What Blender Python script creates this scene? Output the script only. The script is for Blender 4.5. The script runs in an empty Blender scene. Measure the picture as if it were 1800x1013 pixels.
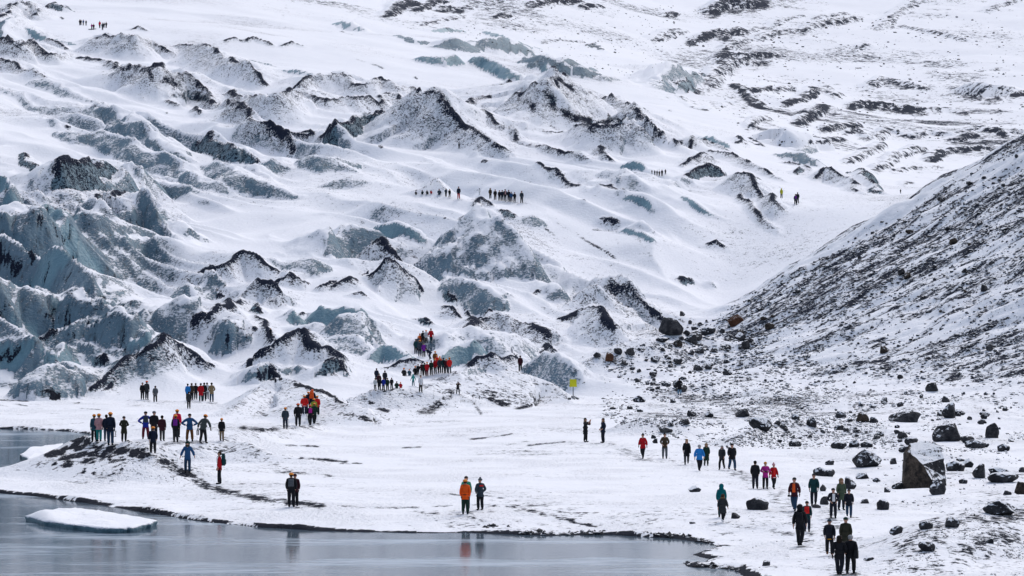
import bpy, bmesh, math, random
import numpy as np

# ---------------------------------------------------------------- camera, sky, sun, exposure
scene = bpy.context.scene
COL = scene.collection
R = math.radians
FPX, CX, CY, HC = 6000.0, 900.0, 506.5, 10.9        # focal length in photo pixels, centre, eye height (m)
cam_data = bpy.data.cameras.new("camera")
cam_data.sensor_width = 36.0
cam_data.lens = 36.0 * FPX / 1800.0
cam_data.clip_start = 1.0
cam_data.clip_end = 6000.0
cam = bpy.data.objects.new("camera", cam_data)
COL.objects.link(cam)
cam.location = (0, 0, HC)
cam.rotation_euler = (R(90), 0, 0)
scene.camera = cam

SUN_EL, SUN_AZ = 52.0, 28.0                          # azimuth: compass bearing the light comes from (0 = +Y, 90 = +X)
world = bpy.data.worlds.new("World")
scene.world = world
world.use_nodes = True
wn = world.node_tree
wn.nodes.clear()
sky = wn.nodes.new("ShaderNodeTexSky")
sky.sky_type = 'NISHITA'
sky.sun_disc = False
sky.sun_elevation = R(SUN_EL)
sky.sun_rotation = R(SUN_AZ)
sky.air_density = 1.0
sky.dust_density = 3.0
sky.ozone_density = 1.0
hsv = wn.nodes.new("ShaderNodeHueSaturation")          # a grey, overcast sky
hsv.inputs['Saturation'].default_value = 0.80
bg = wn.nodes.new("ShaderNodeBackground")
bg.inputs['Strength'].default_value = 0.15
wo = wn.nodes.new("ShaderNodeOutputWorld")
wn.links.new(sky.outputs[0], hsv.inputs['Color'])
wn.links.new(hsv.outputs[0], bg.inputs['Color'])
wn.links.new(bg.outputs[0], wo.inputs['Surface'])

sun_data = bpy.data.lights.new("sun", 'SUN')
sun_data.energy = 0.95
sun_data.angle = R(25)
sun_data.color = (1.0, 0.98, 0.965)
sun = bpy.data.objects.new("sun", sun_data)
COL.objects.link(sun)
sun.rotation_euler = (R(90 - SUN_EL), 0, R(180 - SUN_AZ))

scene.view_settings.view_transform = 'Standard'
scene.view_settings.look = 'None'
scene.view_settings.gamma = 1.0
scene.view_settings.use_curve_mapping = False
scene.view_settings.exposure = 0.13
scene.cycles.max_bounces = 6
scene.cycles.diffuse_bounces = 3

# ---------------------------------------------------------------- helpers
rng = random.Random(7)
ASSETS = []

def link(name, data, parent=None):
    o = bpy.data.objects.new(name, data)
    COL.objects.link(o)
    if parent:
        o.parent = parent
    return o

def tag(o, label=None, cat=None, group=None, kind=None):
    if label: o["label"] = label
    if cat: o["category"] = cat
    if group: o["group"] = group
    if kind: o["kind"] = kind
    return o

def nodes_of(m):
    m.use_nodes = True
    nt = m.node_tree
    nt.nodes.clear()
    return nt

class NT:
    """small helper for building node trees"""
    def __init__(self, m):
        self.nt = nodes_of(m)
    def n(self, kind, **kw):
        x = self.nt.nodes.new(kind)
        for k, v in kw.items():
            setattr(x, k, v)
        return x
    def l(self, a, b):
        self.nt.links.new(a, b)
    def val(self, sock, v):
        if hasattr(v, "is_output") or isinstance(v, bpy.types.NodeSocket):
            self.l(v, sock)
        else:
            sock.default_value = v
    def math(self, op, a, b=0.0, c=0.0, clamp=False):
        x = self.n("ShaderNodeMath", operation=op, use_clamp=clamp)
        self.val(x.inputs[0], a); self.val(x.inputs[1], b); self.val(x.inputs[2], c)
        return x.outputs[0]
    def noise(self, vec, scale, detail=4.0, rough=0.6):
        x = self.n("ShaderNodeTexNoise")
        self.l(vec, x.inputs['Vector'])
        x.inputs['Scale'].default_value = scale
        x.inputs['Detail'].default_value = detail
        x.inputs['Roughness'].default_value = rough
        return x.outputs['Fac']
    def mapping(self, vec, rot=(0, 0, 0), scale=(1, 1, 1), loc=(0, 0, 0)):
        x = self.n("ShaderNodeMapping")
        self.l(vec, x.inputs['Vector'])
        x.inputs['Rotation'].default_value = rot
        x.inputs['Scale'].default_value = scale
        x.inputs['Location'].default_value = loc
        return x.outputs[0]
    def step(self, v, lo, hi):
        x = self.n("ShaderNodeMapRange", interpolation_type='SMOOTHSTEP')
        self.val(x.inputs['Value'], v)
        self.val(x.inputs['From Min'], lo); self.val(x.inputs['From Max'], hi)
        return x.outputs[0]
    def mix(self, f, a, b):
        x = self.n("ShaderNodeMix", data_type='RGBA')
        self.val(x.inputs[0], f)
        for s, v in ((x.inputs[6], a), (x.inputs[7], b)):
            if isinstance(v, tuple): s.default_value = (*v, 1)
            else: self.l(v, s)
        return x.outputs[2]
    def mixf(self, f, a, b):
        x = self.n("ShaderNodeMix", data_type='FLOAT')
        self.val(x.inputs[0], f); self.val(x.inputs[2], a); self.val(x.inputs[3], b)
        return x.outputs[0]
    def out(self, bsdf):
        o = self.n("ShaderNodeOutputMaterial")
        self.l(bsdf, o.inputs['Surface'])

# ---------------------------------------------------------------- value noise in numpy
def _hash(ix, iy, seed):
    h = (ix.astype(np.uint32) * np.uint32(374761393) + iy.astype(np.uint32) * np.uint32(668265263) + np.uint32(seed * 144665 + 17))
    h = (h ^ (h >> np.uint32(13))) * np.uint32(1274126177)
    h = h ^ (h >> np.uint32(16))
    return (h & np.uint32(0xffff)).astype(np.float32) / 65535.0

def vnoise(x, y, seed=0):
    fx, fy = np.floor(x), np.floor(y)
    ix, iy = fx.astype(np.int64) + 100000, fy.astype(np.int64) + 100000
    tx, ty = (x - fx).astype(np.float32), (y - fy).astype(np.float32)
    tx = tx * tx * (3 - 2 * tx); ty = ty * ty * (3 - 2 * ty)
    a, b = _hash(ix, iy, seed), _hash(ix + 1, iy, seed)
    c, d = _hash(ix, iy + 1, seed), _hash(ix + 1, iy + 1, seed)
    return (a + (b - a) * tx) * (1 - ty) + (c + (d - c) * tx) * ty - 0.5

def fbm(x, y, seed=0, oct=4, gain=0.5):
    s, a = 0, 1.0
    for i in range(oct):
        s = s + a * vnoise(x * 2 ** i + 13.7 * i, y * 2 ** i - 7.1 * i, seed + i)
        a *= gain
    return s

def cells(x, y, seed=0):
    """broken blocks: a random value per cell and the distance to the nearest joint"""
    fx, fy = np.floor(x), np.floor(y)
    d1 = np.full(x.shape, 9.0); d2 = np.full(x.shape, 9.0); val = np.zeros(x.shape)
    for i in (-1, 0, 1):
        for j in (-1, 0, 1):
            ix, iy = (fx + i).astype(np.int64) + 100000, (fy + j).astype(np.int64) + 100000
            px = fx + i + .15 + .7 * _hash(ix, iy, seed); py = fy + j + .15 + .7 * _hash(ix, iy, seed + 5)
            d = np.hypot(x - px, y - py)
            m = d < d1
            d2 = np.where(m, d1, np.minimum(d2, d))
            val = np.where(m, _hash(ix, iy, seed + 9), val)
            d1 = np.where(m, d, d1)
    return val, d2 - d1

def sstep(x, a, b):
    t = np.clip((x - a) / (b - a), 0, 1)
    return t * t * (3 - 2 * t)
# ---------------------------------------------------------------- the land: a height field in real metres
# fan-shaped grid: columns are bearings from the viewpoint, rows are distances
GU = np.arange(-300, 2160, 2.8)
GD = np.concatenate([np.arange(66, 104, 1.6), np.arange(104, 137.5, .8), np.arange(138, 189.8, .3), np.arange(190, 300, .75), np.arange(300, 559.5, .5),
                     np.arange(560, 900, 1.1), np.arange(902, 1750, 3.6)])
NU, ND = len(GU), len(GD)
U2, D2 = np.meshgrid(GU, GD)                                   # [row, column]
X2 = (U2 - CX) / FPX * D2
Y2 = D2.copy()

WATER = -0.4
flat = [(100, 0), (160, 0), (230, 0), (300, 0)]
def V(d, v):                                                     # photo row -> height at that distance
    return HC + (CY - v) / FPX * d
def colz(pts, head=True):
    a = ([(100, 0.0), (300, 0.0)] if head else []) + [(d, V(d, v)) for d, v in pts]
    return a
BASE = {
    -230: colz([(326, 701), (345, 610), (370, 490), (400, 390), (440, 300), (520, 190), (620, 90), (760, 20), (900, -40), (1100, -90), (1750, -200)]),
    0: colz([(326, 701), (345, 630), (370, 540), (400, 450), (440, 370), (520, 255), (620, 155), (760, 65), (900, 5), (1100, -60), (1750, -160)]),
    300: colz([(326, 703), (350, 640), (380, 565), (410, 490), (450, 405), (520, 290), (620, 185), (785, 65), (950, 10), (1200, -60), (1750, -140)]),
    600: colz([(320, 698), (345, 660), (380, 580), (420, 480), (450, 410), (480, 345), (540, 262), (640, 172), (800, 95), (1000, 45), (1200, -20), (1750, -120)]),
    760: colz([(325, 697), (345, 655), (362, 625), (390, 560), (430, 470), (460, 390), (480, 345), (540, 265), (640, 182), (800, 112), (1000, 62), (1200, 5), (1750, -110)]),
    900: colz([(335, 700), (360, 650), (390, 585), (430, 480), (460, 375), (475, 350), (540, 272), (640, 197), (800, 132), (1000, 85), (1200, 25), (1500, -60), (1750, -110)]),
    1050: colz([(335, 700), (370, 655), (400, 600), (430, 530), (460, 430), (480, 360), (540, 275), (640, 207), (800, 150), (1000, 112), (1200, 55), (1500, -40), (1750, -100)]),
    1200: colz([(340, 697), (380, 640), (410, 585), (440, 510), (460, 430), (480, 365), (540, 290), (640, 228), (800, 178), (1000, 142), (1200, 95), (1500, 0), (1750, -80)]),
    1260: colz([(335, 697), (370, 640), (400, 590), (418, 556), (432, 552), (445, 515), (462, 440), (482, 368), (540, 305), (640, 240), (800, 190), (1000, 150), (1200, 100), (1500, 0), (1750, -80)]),
    1400: colz([(320, 702), (350, 650), (385, 560), (420, 462), (432, 470), (447, 475), (462, 420), (475, 362), (530, 322), (640, 268), (800, 220), (1000, 172), (1200, 118), (1500, 10), (1750, -70)]),
    1600: colz([(310, 700), (340, 635), (380, 490), (420, 350), (432, 362), (455, 395), (480, 350), (560, 330), (640, 310), (800, 262), (1000, 200), (1250, 112), (1500, 20), (1750, -60)]),
    1800: colz([(300, 712), (330, 625), (370, 430), (420, 235), (435, 250), (460, 320), (560, 330), (640, 315), (800, 272), (1000, 205), (1250, 112), (1500, 20), (1750, -60)]),
    2035: colz([(290, 715), (320, 600), (360, 380), (420, 100), (440, 120), (480, 260), (640, 310), (800, 272), (1000, 205), (1250, 112), (1500, 20), (1750, -60)]),
}
cu = sorted(BASE)
zc = np.array([np.interp(GD, [p[0] for p in BASE[u]], [p[1] for p in BASE[u]]) for u in cu])   # [ctrl, rows]
Z0 = np.empty((ND, NU))
for r in range(ND):
    Z0[r] = np.interp(GU, cu, zc[:, r])
def smooth_cols(a, k):
    w = np.exp(-0.5 * (np.arange(-3 * k, 3 * k + 1) / k) ** 2); w /= w.sum()
    p = np.pad(a, ((0, 0), (3 * k, 3 * k)), mode='edge')
    return np.apply_along_axis(lambda r: np.convolve(r, w, 'valid'), 1, p)
def smooth_rows(a, k):
    return smooth_cols(a.T, k).T
Z0 = smooth_rows(smooth_cols(Z0, 14), 5)
# broad undulation of the snow surface
far = sstep(D2, 300, 380)
Z0 += far * (0.9 * fbm(X2 / 22, Y2 / 26, 3, 3) + 0.00) + sstep(D2, 600, 800) * 3.0 * fbm(X2 / 60, Y2 / 80, 5, 3)
Z0 += (1 - far) * 0.22 * fbm(X2 / 9, Y2 / 16, 9, 3)

def vrow(z, d):
    return CY - (z - HC) / d * FPX

# the glacier's own swells: long ridges running down from far left to near right, cut by hollows
ga, gb = (X2 + .75 * Y2) / 1.25, (X2 - .75 * Y2) / 1.25
gw = 1.2 * fbm(X2 / 13, Y2 / 13, 13, 3)
rid = 1 - 2 * np.abs(vnoise(ga / 9 + gw * .5, gb / 34, 14)) * 2
rid2 = 1 - 2 * np.abs(vnoise(ga / 4.2 + gw, gb / 15, 15)) * 2
left = (1 - sstep(U2, 250, 460)) * (1 - sstep(D2, 460, 540))
glz = sstep(D2, 322, 352) * (1 - sstep(D2, 620, 760)) * (1 - sstep(U2, 1130, 1330))
Z0 += glz * ((1.5 + 1.5 * left) * rid * (.4 + .9 * sstep(fbm(X2 / 40, Y2 / 60, 16, 2), -.3, .3)) + (.35 + .9 * left) * rid2)
VB = vrow(Z0, D2)
def ray(vgrid, u, v):
    """distance at which the sight line through photo pixel (u, v) meets the surface"""
    c = int(np.clip(round((u - GU[0]) / 2.8), 0, NU - 1))
    col = vgrid[:, c]
    i = int(np.argmax(col <= v))
    if col[i] > v: i = ND - 1
    if i == 0: return float(GD[0])
    a, b = col[i - 1], col[i]
    t = 0 if a == b else (a - v) / (a - b)
    return float(GD[i - 1] + (GD[i] - GD[i - 1]) * min(max(t, 0), 1))

# warped plan coordinates keep the ridges from looking drawn with a ruler
WX = X2 + 2.6 * fbm(X2 / 9, Y2 / 9, 21, 5, .55)
WY = Y2 + 2.6 * fbm(X2 / 9, Y2 / 9, 31, 5, .55)

CV, CE = cells(WX / 3.4, (WY + .6 * WX) / 2.4, 17)               # fractured ice
BV, BE = cells((WX - .3 * WY) / 7.5, WY / 5.0, 29)
HH = np.zeros_like(Z0)          # height of ridges above the base
ICE = np.zeros_like(Z0); GRIT = np.zeros_like(Z0); CLEAR = np.zeros_like(Z0); STREAK = np.zeros_like(Z0)

TILES = {'A': (0, 0, 2.98), 'B': (600, 0, 2.98), 'C': (1200, 0, 2.98), 'D': (0, 340, 2.98), 'E': (600, 340, 2.98),
         'F': (1200, 340, 2.98), 'G': (0, 673, 2.98), 'H': (600, 673, 2.98), 'I': (1200, 673, 2.98),
         'J': (0, 340, 5.96), 'K': (0, 510, 5.96), 'L': (300, 450, 5.96), 'M': (300, 580, 5.96), 'N': (0, 660, 5.96), 'P': (0, 0, 1.0)}

#        front, back, front shape, ice, grit on face, clear, crest grit, crest width(m), back grit, streak
KINDS = {
    'i': (1.25, 2.0, 'face', .72, .12, .15, .35, .25, .04, 0),       # speckled ice face
    'p': (1.3, 2.2, 'face', .55, .08, .10, .06, .2, .02, 0),         # pale, snowy ice face
    'b': (.75, 1.8, 'face', .97, .02, .85, .05, .2, .0, 0),          # clean blue ice
    'k': (.8, 1.6, 'face', .92, .50, .35, .80, .5, .12, 0),         # dark dirty ice; also painted shade of the cave
    'l': (1.8, 1.6, 'lin', .10, .24, .0, .45, .35, .15, 0),
    'c': (1.5, 1.6, 'lin', .14, .41, .0, .92, .5, .28, 0),        # dirt cone / dirty ridge
    'd': (1.3, 1.6, 'lin', .15, .46, .0, .88, .6, .28, 0),          # very dirty ridge
    'g': (3.0, 3.0, 'lin', .0, .30, .0, .35, .8, .22, 0),           # gravel mound
    's': (1.2, 2.2, 'dome', .04, .03, .0, .05, .2, .02, 0),         # snow ridge
    'r': (.8, 1.6, 'dome', .0, .66, .0, .62, 1.0, .22, 1),          # rock band
    'q': (.9, 1.6, 'dome', .0, .47, .0, .42, 1.0, .2, 1),
    'k2': (4.2, 4.6, 'skirt', .0, .30, .0, .0, .2, .24, 0),           # broken rock, half covered
}

ROCKBANDS = []
def ridge(tile, pts, f, kind, rf=None, rb=None, base=1.0):
    if kind in 'rq':                                             # rock bands stand only a little proud of the hillside
        s0 = TILES[tile]; rb = rb
        F0 = f if isinstance(f, (list, tuple)) else [f] * len(pts)
        ROCKBANDS.append(([(s0[0] + x / s0[2], s0[1] + (y + q * .5) / s0[2]) for (x, y), q in zip(pts, F0)], max(F0) / s0[2], kind))
        f = [q * .5 for q in F0]
    if kind in 'cd' and base == 1.0:                             # snow banked up against every dirt ridge
        F0 = f if isinstance(f, (list, tuple)) else [f * .4] + [f] * (len(pts) - 2) + [f * .4]
        if max(F0) > 40: ridge(tile, pts, [max(q * .62, 4) for q in F0], 'k2', base=0)
    if kind == 'i' and base == 1.0:
        F0 = f if isinstance(f, (list, tuple)) else [f * .4] + [f] * (len(pts) - 2) + [f * .4]
        if max(F0) > 60: ridge(tile, pts, [max(q * .40, 4) for q in F0], 'k2', base=0)
    ox, oy, s = TILES[tile]
    P = [(ox + x / s, oy + y / s) for x, y in pts]
    F = [f / s] * len(P) if not isinstance(f, (list, tuple)) else [q / s for q in f]
    if not isinstance(f, (list, tuple)) and len(P) > 2:
        F[0] *= .45; F[-1] *= .45
    kf, kb, shape, ice, grit, clear, cg, cw, bgrit, strk = KINDS[kind]
    rf = rf or kf; rb = rb or kb
    if kind in 'pb' and tile == 'B' and min(y for _, y in pts) < 420:
        F = [q * 1.55 for q in F]
    A = []
    for (u, v), q in zip(P, F):
        d = ray(VB, u, v + q * .9)
        A.append(((u - CX) / FPX * d, d, max(q, .5) / FPX * d))
    A = np.array(A)
    if A[:, 1].mean() > 600 and kind in 'pb':
        ice, grit = .97, .02
    tmax = max(rf, rb) * A[:, 2].max() + 3.0
    d0, d1 = A[:, 1].min() - tmax - 2, A[:, 1].max() + tmax + 2
    r0, r1 = np.searchsorted(GD, d0), np.searchsorted(GD, d1)
    um = tmax / max(d0, 100) * FPX + 12
    us = [p[0] for p in P]
    c0, c1 = np.searchsorted(GU, min(us) - um), np.searchsorted(GU, max(us) + um)
    if r1 - r0 < 2 or c1 - c0 < 2: return
    sl = (slice(r0, r1), slice(c0, c1))
    k = min(1.0, .25 + A[:, 2].mean() / 3.0)
    x = X2[sl] + (WX[sl] - X2[sl]) * k; y = Y2[sl] + (WY[sl] - Y2[sl]) * k
    best = np.full(x.shape, 1e9); hc = np.zeros(x.shape); side = np.ones(x.shape); arc = np.zeros(x.shape)
    acc = 0
    for a, b in zip(A[:-1], A[1:]):
        dx, dy = b[0] - a[0], b[1] - a[1]
        L2 = dx * dx + dy * dy + 1e-9
        t = np.clip(((x - a[0]) * dx + (y - a[1]) * dy) / L2, 0, 1)
        px, py = x - (a[0] + t * dx), y - (a[1] + t * dy)
        dist = np.hypot(px, py)
        m = dist < best
        best = np.where(m, dist, best)
        hc = np.where(m, a[2] + (b[2] - a[2]) * t, hc)
        cr = dx * (y - a[1]) - dy * (x - a[0])
        side = np.where(m, np.where(cr < 0, 1, -1) * (1 if dx >= 0 else -1), side)
        arc = np.where(m, acc + t * math.sqrt(L2), arc)
        acc += math.sqrt(L2)
    front = side > 0
    T = np.where(front, rf, rb) * np.maximum(hc, .5) + .35 + .0030 * max(0, d0 - 540)
    if shape == 'face':                                          # each block breaks at its own angle
        T = T * np.where(front, .86 + .3 * CV[sl], .85 + .3 * BV[sl])
    q = np.clip(best / T, 0, 1)
    if shape == 'face':
        pf = np.maximum(0, 1 - q ** (1.0 + .55 * BV[sl])) ** .9
    elif shape == 'skirt':
        pf = (1 - q) ** 1.7
    elif shape == 'dome':
        chis = 1.7 + 1.3 * fbm(x / 3.0, y / 3.0, 91, 2)              # blocks break off at different angles
        pf = np.maximum(0, 1 - q ** np.clip(chis, 1.15, 3.2)) ** .62
    else:
        pf = (1 - q) ** 1.12
    pb = (1 - q) ** (1.7 if shape == 'skirt' else 1.35) if shape != 'dome' else (1 - q * q) ** 1.3
    h = hc * np.where(front, pf, pb)
    old = HH[sl]
    win = (h > old) & (q < .995)
    HH[sl] = np.where(win, h, old)
    big = sstep(hc, .12, .5)
    face = sstep(q, .02, .14)
    if shape in ('lin', 'skirt'):
        face = 1 - sstep(q + .35 * fbm(x / 5, y / 5, 93, 3), .30, 1.0) * .7
    fi = np.where(front, ice * face * big, .0)
    crest = np.exp(-(best / (cw * (.5 + A[:, 2].mean() / 3.0) + .1)) ** 2) * cg * np.clip(.78 + 1.1 * fbm(arc / 5, best / 2, 97, 3), .15, 1.15)
    fade = 1 - sstep(q, .5, 1.0)
    fg = np.maximum(np.where(front, grit * face, bgrit * fade), crest) * big
    ICE[sl] = np.where(win, fi, ICE[sl])
    GRIT[sl] = np.where(win, fg, GRIT[sl])
    CLEAR[sl] = np.where(win, np.where(front, clear, 0), CLEAR[sl])
    STREAK[sl] = np.where(win, strk, STREAK[sl])
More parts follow.
